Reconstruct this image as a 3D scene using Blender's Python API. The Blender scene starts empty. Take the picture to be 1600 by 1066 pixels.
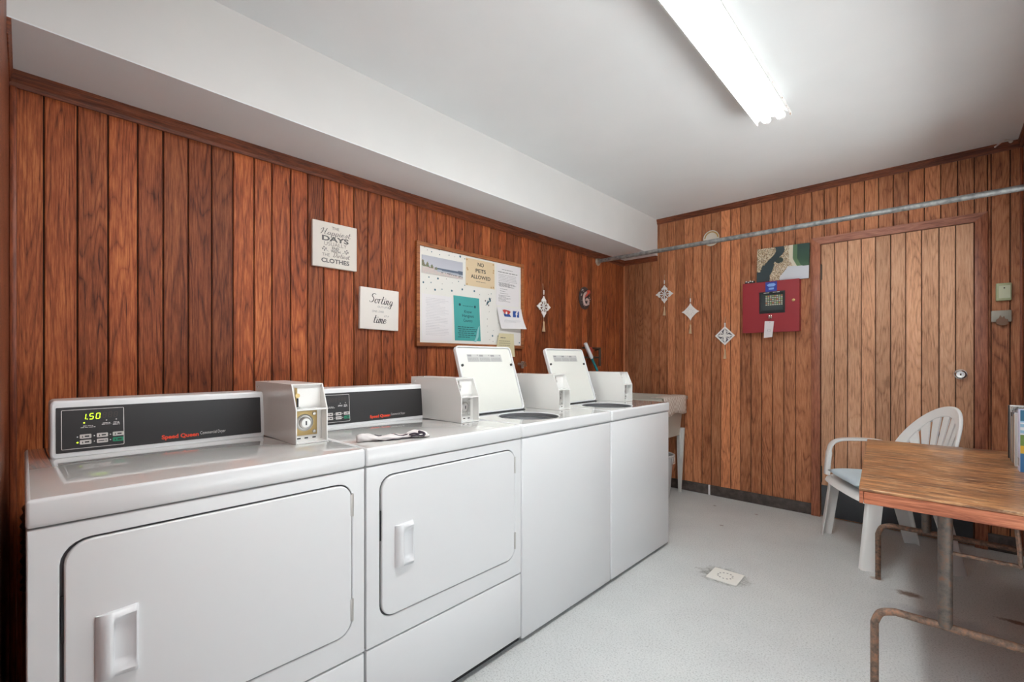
import bpy, bmesh, math, random
from mathutils import Vector, Matrix
S = bpy.context.scene
COL = S.collection
PI = math.pi

# ------------------------------------------------------------------ camera
F_PX, YAW, HY, CAM_H = 715.0, 0.753, 563.0, 1.146
cd = bpy.data.cameras.new('camera'); cam = bpy.data.objects.new('camera', cd); COL.objects.link(cam)
cam.location = (0, 0, CAM_H); cam.rotation_euler = (PI/2, 0, YAW)
cd.sensor_width = 36.0; cd.lens = 36.0*F_PX/1600; cd.shift_y = (HY-533.0)/1600.0
cd.clip_start = 0.02
S.camera = cam
S.view_settings.view_transform = 'Standard'; S.view_settings.look = 'None'
S.view_settings.gamma = 1; S.view_settings.use_curve_mapping = False
S.view_settings.exposure = 0.48

# ------------------------------------------------------------------ daylight
SKY_STRENGTH = .8
w = bpy.data.worlds.new('overcast_sky'); S.world = w; w.use_nodes = True
bg = w.node_tree.nodes['Background']; bg.inputs[0].default_value = (0.86, 0.93, 1.0, 1); bg.inputs[1].default_value = SKY_STRENGTH
SUN_STRENGTH = 24.0
sl = bpy.data.lights.new('sun', 'SUN'); sl.energy = SUN_STRENGTH; sl.angle = math.radians(.6); sl.color = (.92, .975, 1.0)
so = bpy.data.objects.new('sun', sl); COL.objects.link(so)
so.rotation_euler = Vector((.50, -.16, -.85)).to_track_quat('-Z', 'Y').to_euler(); so.location = (-4, 2, 8)
TUBE_STRENGTH = 30.0
def portal(name, loc, rot, sx, sy):
    l = bpy.data.lights.new(name, 'AREA'); l.shape = 'RECTANGLE'; l.size = sx; l.size_y = sy
    l.cycles.is_portal = True
    o = bpy.data.objects.new(name, l); COL.objects.link(o); o.location = loc; o.rotation_euler = rot
portal('doorway_daylight_near', (-0.03, -0.09, 1.05), (PI/2, 0, 0), .76, 2.1)
portal('added_doorway_daylight', (0.42, 1.10, 1.0), (PI/2, 0, PI/2), 1.5, 2.0)  # sky guide at the unseen doorway added to let daylight in

portal('added_window_daylight', (0.47, 2.75, 1.51), (PI/2, 0, PI/2), 1.7, .98)  # sky guide at the unseen window added for the far end

# ------------------------------------------------------------------ helpers
def lin(c):
    return tuple((v/255/12.92 if v/255 <= .04045 else ((v/255+.055)/1.055)**2.4) for v in c)
def rgb(r, g, b): return lin((r, g, b)) + (1.0,)

def tag(o, label=None, cat=None, group=None, kind=None):
    if label: o['label'] = label
    if cat: o['category'] = cat
    if group: o['group'] = group
    if kind: o['kind'] = kind
    return o
def thing(name, label, cat, loc=(0, 0, 0), rotz=0, group=None):
    o = bpy.data.objects.new(name, None); COL.objects.link(o); o.empty_display_size = .05
    o.location = loc; o.rotation_euler = (0, 0, rotz)
    return tag(o, label, cat, group)

LEFT = Matrix(((0, 0, 1, 0), (1, 0, 0, 0), (0, 1, 0, 0), (0, 0, 0, 1)))      # (u,v,w) -> x=w, y=u, z=v
BACK = Matrix(((1, 0, 0, 0), (0, 0, -1, 0), (0, 1, 0, 0), (0, 0, 0, 1)))     # (u,v,w) -> x=u, y=-w, z=v

class MB:
    """collects shapes into one bmesh"""
    def __init__(s): s.bm = bmesh.new()
    def box(s, x0, x1, y0, y1, z0, z1, bev=0, seg=2, mi=0):
        r = bmesh.ops.create_cube(s.bm, size=1)
        for v in r['verts']:
            v.co = Vector(((x0+x1)/2+v.co.x*(x1-x0), (y0+y1)/2+v.co.y*(y1-y0), (z0+z1)/2+v.co.z*(z1-z0)))
        fs = set(f for v in r['verts'] for f in v.link_faces)
        for f in fs: f.material_index = mi
        if bev:
            es = list(set(e for v in r['verts'] for e in v.link_edges))
            bmesh.ops.bevel(s.bm, geom=es, offset=bev, segments=seg, profile=.5, affect='EDGES')
        return s
    def hexa(s, pts, mi=0):
        """8 points: bottom loop 4, top loop 4"""
        v = [s.bm.verts.new(p) for p in pts]
        for q in ((3, 2, 1, 0), (4, 5, 6, 7), (0, 1, 5, 4), (1, 2, 6, 5), (2, 3, 7, 6), (3, 0, 4, 7)):
            s.bm.faces.new([v[i] for i in q]).material_index = mi
        return s
    def tube(s, pts, r, n=10, cap=True, mi=0, closed=False):
        pts = [Vector(p) for p in pts]; k = len(pts); rs = r if isinstance(r, (list, tuple)) else [r]*k
        rings = []; up = None
        for i, p in enumerate(pts):
            if closed: d = pts[(i+1) % k]-pts[i-1]
            else: d = pts[min(i+1, k-1)]-pts[max(i-1, 0)]
            d.normalize()
            if up is None:
                up = Vector((0, 0, 1)) if abs(d.z) < .9 else Vector((1, 0, 0))
            a = d.cross(up); a.normalize(); b = a.cross(d); b.normalize(); up = b
            rings.append([s.bm.verts.new(p+a*rs[i]*math.cos(t)+b*rs[i]*math.sin(t)) for t in [2*PI*j/n for j in range(n)]])
        m = k if closed else k-1
        for i in range(m):
            A, B = rings[i], rings[(i+1) % k]
            for j in range(n):
                s.bm.faces.new((A[j], A[(j+1) % n], B[(j+1) % n], B[j])).material_index = mi
        if cap and not closed:
            s.bm.faces.new(list(reversed(rings[0]))).material_index = mi; s.bm.faces.new(rings[-1]).material_index = mi
        return s
    def lathe(s, prof, n=24, c=(0, 0, 0), mat=None, mi=0):
        """prof: (r, z)"""
        rings = []; c = Vector(c); mat = mat or Matrix()
        for r, z in prof:
            if r < 1e-6: rings.append([s.bm.verts.new(c+mat@Vector((0, 0, z)))])
            else: rings.append([s.bm.verts.new(c+mat@Vector((r*math.cos(2*PI*j/n), r*math.sin(2*PI*j/n), z))) for j in range(n)])
        for A, B in zip(rings, rings[1:]):
            for j in range(n):
                q = [A[j % len(A)], A[(j+1) % len(A)], B[(j+1) % len(B)], B[j % len(B)]]
                u = []
                for v in q:
                    if v not in u: u.append(v)
                if len(u) > 2: s.bm.faces.new(u).material_index = mi
        return s
    def prism(s, poly, w0, w1, mi=0):
        """2-D polygon (u,v) extruded along w (local z)"""
        a = [s.bm.verts.new((x, y, w0)) for x, y in poly]; b = [s.bm.verts.new((x, y, w1)) for x, y in poly]
        n = len(poly)
        s.bm.faces.new(list(reversed(a))).material_index = mi; s.bm.faces.new(b).material_index = mi
        for i in range(n): s.bm.faces.new((a[i], a[(i+1) % n], b[(i+1) % n], b[i])).material_index = mi
        return s
    def ring(s, outer, inner, w0, w1, mi=0):
        """plate with a hole; outer and inner loops have equal counts"""
        n = len(outer)
        L = [[s.bm.verts.new((x, y, w)) for x, y in lp] for lp in (outer, inner) for w in (w0, w1)]
        o0, o1, i0, i1 = L
        for i in range(n):
            j = (i+1) % n
            for q in ((o1[i], o1[j], i1[j], i1[i]), (o0[j], o0[i], i0[i], i0[j]), (o0[i], o0[j], o1[j], o1[i]), (i0[j], i0[i], i1[i], i1[j])):
                s.bm.faces.new(q).material_index = mi
        return s
    def sphere(s, c, r, n=12, sc=(1, 1, 1), mi=0):
        q = bmesh.ops.create_uvsphere(s.bm, u_segments=n, v_segments=max(6, n//2), radius=r)
        for v in q['verts']: v.co = Vector(c)+Vector((v.co.x*sc[0], v.co.y*sc[1], v.co.z*sc[2]))
        for f in set(f for v in q['verts'] for f in v.link_faces): f.material_index = mi
        return s
    def xf(s, m):
        bmesh.ops.transform(s.bm, matrix=m, verts=s.bm.verts); return s
    def build(s, name, mats, parent=None, sharp=32, bevel=0, merge=False):
        if merge: bmesh.ops.remove_doubles(s.bm, verts=s.bm.verts, dist=1e-5)
        bmesh.ops.recalc_face_normals(s.bm, faces=s.bm.faces)
        me = bpy.data.meshes.new(name); s.bm.to_mesh(me); s.bm.free()
        for m in (mats if isinstance(mats, (list, tuple)) else [mats]): me.materials.append(m)
        for p in me.polygons: p.use_smooth = True
        me.set_sharp_from_angle(angle=math.radians(sharp))
        o = bpy.data.objects.new(name, me); COL.objects.link(o)
        if parent: o.parent = parent
        if bevel:
            b = o.modifiers.new('edge', 'BEVEL'); b.width = bevel; b.segments = 2; b.limit_method = 'ANGLE'; b.angle_limit = math.radians(50)
        return o

def rrect(x0, x1, y0, y1, r, k=5):
    """rounded rectangle loop, 4*(k+1) points, ccw from lower-left corner arc"""
    P = []
    for cx, cy, a in ((x0+r, y0+r, PI), (x1-r, y0+r, 1.5*PI), (x1-r, y1-r, 0), (x0+r, y1-r, .5*PI)):
        for i in range(k+1):
            t = a+i*PI/2/k; P.append((cx+r*math.cos(t), cy+r*math.sin(t)))
    return P
def catmull(P, n=6, closed=False):
    P = [Vector(p) for p in P]; out = []; k = len(P)
    rng = range(k) if closed else range(k-1)
    for i in rng:
        if closed: a, b, c, d = P[i-1], P[i], P[(i+1) % k], P[(i+2) % k]
        else: a, b, c, d = P[max(i-1, 0)], P[i], P[i+1], P[min(i+2, k-1)]
        for j in range(n):
            t = j/n
            out.append(.5*((2*b)+(c-a)*t+(2*a-5*b+4*c-d)*t*t+(3*b-a-3*c+d)*t**3))
    if not closed: out.append(P[-1])
    return out

# ------------------------------------------------------------------ materials
def mat(name, col, rough=.5, metal=0, spec=.5, coat=0, emit=None, es=0, trans=0, alpha=1):
    m = bpy.data.materials.new(name); m.use_nodes = True; b = m.node_tree.nodes['Principled BSDF']
    b.inputs['Base Color'].default_value = col; b.inputs['Roughness'].default_value = rough
    b.inputs['Metallic'].default_value = metal; b.inputs['Specular IOR Level'].default_value = spec
    b.inputs['Coat Weight'].default_value = coat; b.inputs['Coat Roughness'].default_value = .08
    b.inputs['Transmission Weight'].default_value = trans
    b.inputs['Alpha'].default_value = alpha
    if emit: b.inputs['Emission Color'].default_value = emit; b.inputs['Emission Strength'].default_value = es
    return m
class N:
    def __init__(s, m): s.t = m.node_tree; s.b = s.t.nodes['Principled BSDF']
    def n(s, typ, **kw):
        q = s.t.nodes.new(typ)
        for k, v in kw.items(): setattr(q, k, v)
        return q
    def l(s, a, b): s.t.links.new(a, b)
    def math(s, op, a, b=0.0, c=None):
        q = s.n('ShaderNodeMath', operation=op)
        for i, v in enumerate((a, b) if c is None else (a, b, c)):
            if isinstance(v, (int, float)): q.inputs[i].default_value = v
            else: s.l(v, q.inputs[i])
        return q.outputs[0]
    def ramp(s, f, stops):
        q = s.n('ShaderNodeValToRGB'); s.l(f, q.inputs[0]); e = q.color_ramp.elements
        while len(e) < len(stops): e.new(.5)
        for i, (p, c) in enumerate(stops):
            e[i].position = p; e[i].color = c if len(c) == 4 else tuple(c)+(1,)
        return q.outputs[0]
    def mix(s, f, a, b, mode='MIX'):
        q = s.n('ShaderNodeMix', data_type='RGBA', blend_type=mode)
        for i, v in ((0, f), (6, a), (7, b)):
            if isinstance(v, (int, float, tuple)): q.inputs[i].default_value = v
            else: s.l(v, q.inputs[i])
        return q.outputs[2]
    def mapping(s, src, scale=(1, 1, 1), loc=(0, 0, 0)):
        q = s.n('ShaderNodeMapping'); s.l(src, q.inputs[0]); q.inputs['Scale'].default_value = scale; q.inputs['Location'].default_value = loc
        return q.outputs[0]
    def noise(s, vec, scale, detail=2, rough=.5, dist=0):
        q = s.n('ShaderNodeTexNoise'); s.l(vec, q.inputs['Vector']); q.inputs['Scale'].default_value = scale
        q.inputs['Detail'].default_value = detail; q.inputs['Roughness'].default_value = rough; q.inputs['Distortion'].default_value = dist
        return q.outputs[0]
    def bump(s, h, st=.2, d=.001):
        q = s.n('ShaderNodeBump'); q.inputs['Strength'].default_value = st; q.inputs['Distance'].default_value = d
        s.l(h, q.inputs['Height']); s.l(q.outputs[0], s.b.inputs['Normal'])

def wood(name, dark, mid, light, rough=.38, rings=11.0, axis='z', tinted=True, coat=.0, ring_amt=.75, spec=.5):
    m = mat(name, mid, rough, coat=coat, spec=spec); k = N(m)
    geo = k.n('ShaderNodeTexCoord').outputs['Object']
    if tinted:
        at = k.n('ShaderNodeAttribute', attribute_name='seed').outputs['Fac']
        off = k.n('ShaderNodeCombineXYZ'); 
        for i, s_ in enumerate((37.0, 53.0, 91.0)): k.l(k.math('MULTIPLY', at, s_), off.inputs[i])
        va = k.n('ShaderNodeVectorMath', operation='ADD'); k.l(geo, va.inputs[0]); k.l(off.outputs[0], va.inputs[1]); vec = va.outputs[0]
    else: vec = geo
    sc = {'z': (1, 1, .10), 'x': (.10, 1, 1), 'y': (1, .10, 1)}[axis]
    sf = {'z': (1, 1, .030), 'x': (.030, 1, 1), 'y': (1, .030, 1)}[axis]
    lo = k.noise(k.mapping(vec, sc), 7.0, 2.0, .5, .25)
    ringv = k.math('ABSOLUTE', k.math('SINE', k.math('MULTIPLY', lo, rings*2*PI)))
    ringf = k.math('POWER', ringv, .45)                 # thin dark late-wood lines
    fib = k.noise(k.mapping(vec, sf), 330, 3, .65)
    fib2 = k.noise(k.mapping(vec, sc), 130, 3, .65)
    blot = k.noise(k.mapping(vec, tuple(v*1.0+.25 if v < 1 else 1 for v in sc)), 4.0, 3, .6)
    a = k.math('ADD', k.math('MULTIPLY', ringf, .33*ring_amt), k.math('MULTIPLY', fib, .55))
    a = k.math('ADD', a, k.math('MULTIPLY', fib2, .50)); a = k.math('ADD', a, k.math('MULTIPLY', blot, .42)); a = k.math('MULTIPLY', k.math('ADD', a, .26*(.75-ring_amt) if tinted else 0.0), .62)
    col = k.ramp(a, [(.43, dark), (.58, mid), (.75, light)])
    # knots
    vo = k.n('ShaderNodeTexVoronoi'); k.l(k.mapping(vec, {'z': (1, 1, .5), 'x': (.5, 1, 1), 'y': (1, .5, 1)}[axis]), vo.inputs['Vector']); vo.inputs['Scale'].default_value = 3.1
    kn = k.math('ADD', vo.outputs['Distance'], k.math('MULTIPLY', k.noise(vec, 30, 2), .07))
    kf = k.ramp(kn, [(.075, (1, 1, 1)), (.125, (0, 0, 0))])
    col = k.mix(k.math('MULTIPLY', kf, .55), col, dark)
    if tinted:
        tt = k.n('ShaderNodeAttribute', attribute_name='tint').outputs['Color']
        col = k.mix(1.0, col, tt, 'MULTIPLY')
    k.l(col, k.b.inputs['Base Color'])
    k.l(k.ramp(fib, [(.3, (rough+.12,)*3), (.7, (rough-.05,)*3)]), k.b.inputs['Roughness'])
    k.bump(k.math('ADD', fib, k.math('MULTIPLY', ringf, .3)), .12, .0006)
    return m

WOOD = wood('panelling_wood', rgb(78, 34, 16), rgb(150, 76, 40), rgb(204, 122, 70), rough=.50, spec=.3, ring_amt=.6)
WOODB = wood('panelling_wood_back_sheen', rgb(108, 60, 38), rgb(188, 120, 80), rgb(224, 160, 116), rough=.46, spec=.35, ring_amt=.5)  # paler copy of the panelling; the back wall's sheen is put into its colour
WOODD = wood('door_wood', rgb(142, 98, 70), rgb(206, 154, 118), rgb(228, 184, 150), rough=.46, spec=.35, ring_amt=.45)
TRIMV = wood('corner_bead_wood', rgb(100, 46, 26), rgb(156, 80, 46), rgb(186, 110, 70), rough=.45, tinted=False, axis='z', ring_amt=.3)
TRIM = wood('trim_wood', rgb(78, 36, 20), rgb(134, 70, 40), rgb(166, 96, 62), rough=.42, tinted=False, axis='y', ring_amt=.3)
TRIMB = wood('trim_wood_back', rgb(82, 40, 24), rgb(140, 76, 48), rgb(168, 100, 68), rough=.42, tinted=False, axis='x', ring_amt=.3)
FRAMEW = wood('door_frame_wood', rgb(116, 62, 40), rgb(170, 104, 74), rgb(196, 130, 98), rough=.42, tinted=False, axis='z', ring_amt=.4)
OAK = wood('oak_frame_wood', rgb(120, 66, 30), rgb(172, 104, 56), rgb(196, 130, 76), rough=.4, tinted=False, axis='y', ring_amt=.3)
GROOVE = mat('groove_dark', rgb(40, 18, 10), .8)
PAINT = mat('white_paint', rgb(238, 238, 236), .75, spec=.3)
k = N(PAINT); tc = k.n('ShaderNodeTexCoord').outputs['Object']
k.l(k.ramp(k.noise(tc, 1.3, 3, .6), [(.3, rgb(226, 228, 229)), (.7, rgb(232, 234, 235))]), k.b.inputs['Base Color']); k.bump(k.noise(tc, 60, 3), .1, .001)
BEAMP = mat('beam_paint', rgb(236, 235, 231), .6, spec=.35)
k = N(BEAMP); tc = k.n('ShaderNodeTexCoord').outputs['Object']
k.l(k.ramp(k.noise(tc, 1.8, 3, .6), [(.3, rgb(216, 215, 213)), (.7, rgb(222, 221, 219))]), k.b.inputs['Base Color']); k.bump(k.noise(tc, 45, 3), .1, .001)
ENAMEL = mat('white_enamel', rgb(228, 229, 229), .28, spec=.5, coat=.25)
ENAMELTOP = mat('white_enamel_top', rgb(208, 207, 204), .10, spec=.5, coat=1.0)
ENAMELTOP.node_tree.nodes['Principled BSDF'].inputs['Coat Roughness'].default_value = .02
PLASTICW = mat('white_plastic', rgb(228, 229, 230), .38)
BOXW = mat('white_coin_box_paint', rgb(234, 233, 229), .26, coat=.3)
SHADOWGAP = mat('dark_gap', rgb(34, 34, 36), .8)
GAPSHADE = mat('gap_shade_grey', rgb(92, 92, 94), .7)  # grey painted in for the shade of the door and tub gaps
BLACKP = mat('black_panel', rgb(46, 45, 45), .42)
LETTER_W = mat('white_print', rgb(215, 212, 208), .5)
LETTER_R = mat('red_print', rgb(226, 70, 38), .5, emit=None)
LETTER_D = mat('dark_print', rgb(52, 50, 50), .6)
LETTER_G = mat('grey_print', rgb(104, 100, 98), .6)
LETTER_F = mat('faint_print', rgb(150, 148, 148), .6)
DIMSEG = mat('unlit_segment', rgb(66, 56, 54), .5)
LITSEG = mat('lit_segment', rgb(190, 230, 40), .5, emit=rgb(190, 235, 40), es=1.3)
GREENB = mat('green_button', rgb(40, 140, 104), .5)
GREYB = mat('button_grey', rgb(205, 200, 195), .5)
CHROME = mat('chrome', rgb(200, 198, 194), .22, metal=1)
STEEL = mat('brushed_steel', rgb(200, 198, 194), .36, metal=.7)
BRASSTINT = mat('brass_tint', rgb(196, 170, 118), .36, metal=.9)  # lock brass; on the first coin box a warm reflection painted into steel
BARM = mat('rusty_bar', rgb(120, 98, 84), .55, metal=.3)
k = N(BARM); k.l(k.ramp(k.noise(k.n('ShaderNodeTexCoord').outputs['Object'], 60, 5, .7), [(.35, rgb(88, 74, 64)), (.5, rgb(128, 104, 88)), (.66, rgb(164, 118, 92))]), k.b.inputs['Base Color'])
BEADM = mat('light_corner_bead', rgb(196, 126, 84), .5)
GALV = mat('galvanised_pipe', rgb(150, 152, 152), .42, metal=.6)
k = N(GALV); k.l(k.ramp(k.noise(k.n('ShaderNodeTexCoord').outputs['Object'], 40, 3), [(.3, rgb(122, 124, 124)), (.7, rgb(172, 174, 173))]), k.b.inputs['Base Color'])
FOIL = mat('foil_duct', rgb(150, 148, 142), .3, metal=.9)
RUST = mat('rusty_steel', rgb(100, 84, 74), .5, metal=.4)
k = N(RUST); k.l(k.ramp(k.noise(k.n('ShaderNodeTexCoord').outputs['Object'], 55, 5, .7), [(.3, rgb(82, 78, 74)), (.52, rgb(112, 102, 94)), (.70, rgb(134, 98, 78))]), k.b.inputs['Base Color'])
DARKM = mat('dark_metal', rgb(84, 76, 68), .5, metal=.6)
FLOOR = mat('painted_concrete', rgb(150, 151, 151), .5, spec=.4)
k = N(FLOOR); tc = k.n('ShaderNodeTexCoord').outputs['Object']
c1 = k.ramp(k.noise(tc, 2.2, 4, .6), [(.3, rgb(202, 204, 203)), (.7, rgb(214, 216, 214))])
c2 = k.ramp(k.noise(tc, 150, 3, .75), [(.32, (.58, .58, .58)), (.47, (.95, .95, .95)), (.70, (1.06, 1.06, 1.06))])
col = k.mix(1.0, c1, c2, 'MULTIPLY')
sx = k.n('ShaderNodeSeparateXYZ'); k.l(tc, sx.inputs[0])
def blob(cx, cy, rx, ry, thr=.75, soft=.35, nz=.6, sc=22):
    a = k.math('DIVIDE', k.math('SUBTRACT', sx.outputs[0], cx), rx); b = k.math('DIVIDE', k.math('SUBTRACT', sx.outputs[1], cy), ry)
    d = k.math('SQRT', k.math('ADD', k.math('MULTIPLY', a, a), k.math('MULTIPLY', b, b)))
    d = k.math('ADD', d, k.math('MULTIPLY', k.math('SUBTRACT', k.noise(tc, sc, 4, .7), .5), nz*2))
    return k.ramp(d, [(thr-soft, (1, 1, 1)), (thr+soft*.3, (0, 0, 0))])
for cx, cy, rx, ry, cc, am, sc in ((-.115, 2.965, .075, .045, (112, 84, 66), .9, 40), (.25, 2.965, .09, .03, (92, 62, 46), .85, 40),
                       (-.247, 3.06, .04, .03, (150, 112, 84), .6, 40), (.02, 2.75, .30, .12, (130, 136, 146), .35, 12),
                       (-.84, 2.54, .16, .125, (112, 112, 104), .85, 30), (-.17, 1.86, .06, .05, (150, 112, 84), .6, 40),
                       (-1.30, 3.72, .02, .02, (110, 104, 100), .7, 60), (-1.11, 3.31, .02, .02, (120, 106, 98), .7, 60), (-1.0, 3.72, .015, .015, (130, 96, 84), .7, 60)):
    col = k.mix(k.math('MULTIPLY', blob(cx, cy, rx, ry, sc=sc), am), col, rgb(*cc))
k.l(col, k.b.inputs['Base Color']); k.bump(k.noise(tc, 260, 2), .25, .001)
k.l(k.ramp(k.noise(tc, 5, 3), [(.3, (.42,)*3), (.7, (.55,)*3)]), k.b.inputs['Roughness'])
WALK = mat('walkway_concrete', rgb(216, 214, 210), .8)
BASEB = mat('baseboard_dark', rgb(70, 60, 56), .45)
k = N(BASEB); k.l(k.ramp(k.noise(k.n('ShaderNodeTexCoord').outputs['Object'], 25, 4, .6), [(.35, rgb(62, 52, 48)), (.75, rgb(96, 86, 80))]), k.b.inputs['Base Color'])
KICK = mat('kick_plate_grey', rgb(72, 75, 79), .42)
CANVAS = mat('canvas_cream', rgb(226, 219, 209), .8)
CANVASW = mat('canvas_white', rgb(232, 226, 218), .8)
PAPER = mat('white_paper', rgb(233, 230, 230), .7)
TEAL = mat('teal_paper', rgb(72, 164, 160), .5)
TAN = mat('tan_card', rgb(222, 200, 164), .6)
YEL = mat('pale_yellow_paper', rgb(222, 212, 172), .6)
CLOTH = mat('board_fabric', rgb(233, 231, 224), .8)
DOTB = mat('blue_print', rgb(66, 108, 122), .7); DOTT = mat('teal_print', rgb(60, 150, 150), .6)
BLUE = mat('blue_logo', rgb(50, 88, 160), .5); REDL = mat('red_logo', rgb(190, 64, 56), .5)
REDBOX = mat('red_enamel', rgb(150, 38, 46), .42)
BLACKG = mat('black_plastic', rgb(34, 38, 40), .35)
STICKB = mat('blue_sticker', rgb(44, 62, 150), .5)
CREAMT = mat('natural_tassel', rgb(206, 176, 140), .8)
WHITEWOOD = mat('white_washed_wood', rgb(246, 244, 240), .7)
SINKC = mat('utility_sink_plastic', rgb(196, 191, 178), .5)
GREYL = mat('grey_leg_metal', rgb(212, 210, 203), .45)
BINC = mat('grey_white_bin', rgb(188, 188, 186), .5)
CHAIRP = mat('white_resin', rgb(240, 239, 236), .42)
CUSH = mat('light_blue_fabric', rgb(204, 220, 228), .85)
LENSW = mat('fixture_white', rgb(236, 236, 234), .4)
k = N(LENSW); tc = k.n('ShaderNodeTexCoord').outputs['Object']
TUBEM = mat('fluorescent_tube', (1, 1, 1, 1), .4, emit=(.95, .99, 1.0, 1), es=TUBE_STRENGTH)
RUSTSPOT = mat('rust_spot', rgb(168, 128, 92), .8)
LABELG = mat('label_grey', rgb(190, 190, 186), .5)
RUBBER = mat('rubber', rgb(60, 60, 58), .7)
REDH = mat('red_handle', rgb(170, 62, 46), .5)
TEALP = mat('teal_plastic', rgb(28, 116, 122), .4)
GREENISH = mat('pale_green_plastic', rgb(170, 178, 140), .5)
TUBDARK = mat('tub_steel', rgb(150, 152, 154), .3, metal=.7)
LIDM = mat('lid_underside', rgb(222, 222, 214), .4)

# table top: worn varnish with pale scratches along the boards
TTOP = mat('worn_table_top', rgb(120, 78, 44), .36, coat=.3); k = N(TTOP); tc = k.n('ShaderNodeTexCoord').outputs['Object']
fib = k.noise(k.mapping(tc, (.13, 1, 1)), 60, 4, .7); lo = k.noise(k.mapping(tc, (.35, 1, 1)), 4, 3, .6)
c1 = k.ramp(k.math('ADD', k.math('MULTIPLY', fib, .7), k.math('MULTIPLY', lo, .4)), [(.44, rgb(76, 46, 30)), (.54, rgb(134, 86, 50)), (.65, rgb(192, 138, 88))])
scr = k.ramp(k.noise(k.mapping(tc, (.16, 1, 1)), 90, 4, .75), [(.54, (0, 0, 0)), (.66, (1, 1, 1))])
msk = k.ramp(k.noise(tc, 5, 3, .6), [(.36, (0, 0, 0)), (.56, (1, 1, 1))])
k.l(k.mix(k.math('MULTIPLY', k.math('MULTIPLY', scr, msk), .85), c1, rgb(216, 186, 148)), k.b.inputs['Base Color'])
k.l(k.ramp(lo, [(.3, (.28,)*3), (.7, (.44,)*3)]), k.b.inputs['Roughness']); k.bump(fib, .1, .0005)
TEDGE = wood('table_edge_wood', rgb(128, 66, 40), rgb(186, 110, 76), rgb(214, 150, 112), rough=.45, tinted=False, axis='x', ring_amt=.5)

def painted(name, rough=.5):
    m = mat(name, (1, 1, 1, 1), rough); k_ = N(m)
    k_.l(k_.n('ShaderNodeAttribute', attribute_name='paint').outputs['Color'], k_.b.inputs['Base Color']); return m
PRINT = painted('photo_print')

# ------------------------------------------------------------------ room shell
XW, YB, XR, YN = -2.255, 4.0, 0.352, -0.033
XB, ZB, ZC = -1.908, 2.112, 2.44
def struct(o): o['kind'] = 'structure'; return o
def simple(name, m, boxes, bev=0):
    q = MB()
    for b in boxes: q.box(*b, bev=bev)
    return struct(q.build(name, m))
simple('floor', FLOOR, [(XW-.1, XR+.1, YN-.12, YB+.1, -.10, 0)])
simple('walkway', WALK, [(-6, 6, -6, YN-.12, -.12, -.02), (XR+.1, 6, YN-.12, 8, -.12, -.02)])
simple('sky_block_roof', PAINT, [(-3, XR, -2.2, YN-.12, ZC+.02, ZC+.1)])  # unseen roof added to cut sky light at the near doorway
simple('ceiling', PAINT, [(XW-.1, XR+.1, YN-.12, YB+.1, ZC, ZC+.1)])
simple('trim_beam', BEAMP, [(XW, XB, YN, YB, ZB, ZC)])

simple('beam_underside_lightener', PAINT, [(XW, XB+.0004, YN, YB, ZB-.003, ZB+.001)])  # lighter sheet under the beam, brightening its shaded underside by colour

def planks(name, edges, z0, z1, tints, material, frame, depth=.008, gap=.0042, cut=None, kind='structure'):
    """vertical boards between the given edges (u), separate boards with a dark joint; one mesh"""
    bm = bmesh.new(); tl = bm.loops.layers.float_color.new('tint'); sl = bm.loops.layers.float.new('seed') if hasattr(bm.loops.layers, 'float') else None
    n = len(edges)-1; rnd = random.Random(len(edges)*7+int(z1*100))
    for i in range(n):
        u0, u1 = edges[i]+gap/2, edges[i+1]-gap/2; c = .0022
        t = tints[i % len(tints)]; hue = rnd.uniform(-.05, .05)
        tc_ = (t*(1+hue*.3), t*(1-hue*.4), t*(1-hue), 1); sd = rnd.random()
        prof = [(u0, 0), (u0, depth-c), (u0+c, depth), (u1-c, depth), (u1, depth-c), (u1, 0)]
        A = [bm.verts.new((u, z0, w_)) for u, w_ in prof]; B = [bm.verts.new((u, z1, w_)) for u, w_ in prof]
        fs = [bm.faces.new((A[j], A[j+1], B[j+1], B[j])) for j in range(5)] + [bm.faces.new(A), bm.faces.new(list(reversed(B)))]
        for f in fs:
            f.material_index = 0
            for lp in f.loops: lp[tl] = tc_; lp[sl] = sd
    v = [bm.verts.new(p) for p in ((edges[0], z0, 0.0005), (edges[-1], z0, 0.0005), (edges[-1], z1, 0.0005), (edges[0], z1, 0.0005))]
    f = bm.faces.new(v); f.material_index = 1
    v2 = [bm.verts.new(p) for p in ((edges[0], z0, -.05), (edges[-1], z0, -.05), (edges[-1], z1, -.05), (edges[0], z1, -.05))]
    for q in ((v2[3], v2[2], v2[1], v2[0]), (v[0], v2[0], v2[1], v[1]), (v[2], v2[2], v2[3], v[3]), (v[1], v2[1], v2[2], v[2]), (v[3], v2[3], v2[0], v[0])):
        bm.faces.new(q).material_index = 1
    bm.transform(frame); bmesh.ops.recalc_face_normals(bm, faces=bm.faces)
    me = bpy.data.meshes.new(name); bm.to_mesh(me); bm.free()
    me.materials.append(material); me.materials.append(GROOVE)
    o = bpy.data.objects.new(name, me); COL.objects.link(o)
    if kind: o['kind'] = kind
    return o
le = [-.033, .047, .131, .214, .300, .379, .462, .545, .625, .709, .784, .867, .948, 1.028, 1.108, 1.189, 1.27, 1.351, 1.430, 1.510, 1.588, 1.658, 1.729, 1.804, 1.881, 1.957]
while le[-1] < 3.93: le.append(le[-1]+.0785)
le[-1] = 4.0
lt = [1.0, 1.0, .92, 1.12, .86, .72, .66, .62, 1.25, 1.22, 1.0, 1.12, .74, 1.18, 1.2, .70, .86, .98, 1.0, .92, .68, .98, .86, .95, 1.02, .72, .86, 1.05, .70, 1.12, .62, .74, 1.14, 1.0, .7, .66, .78, .70, .7, 1.18, .86, .74, 1.1, .66, .95, 1.1, .95, 1.0]
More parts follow.
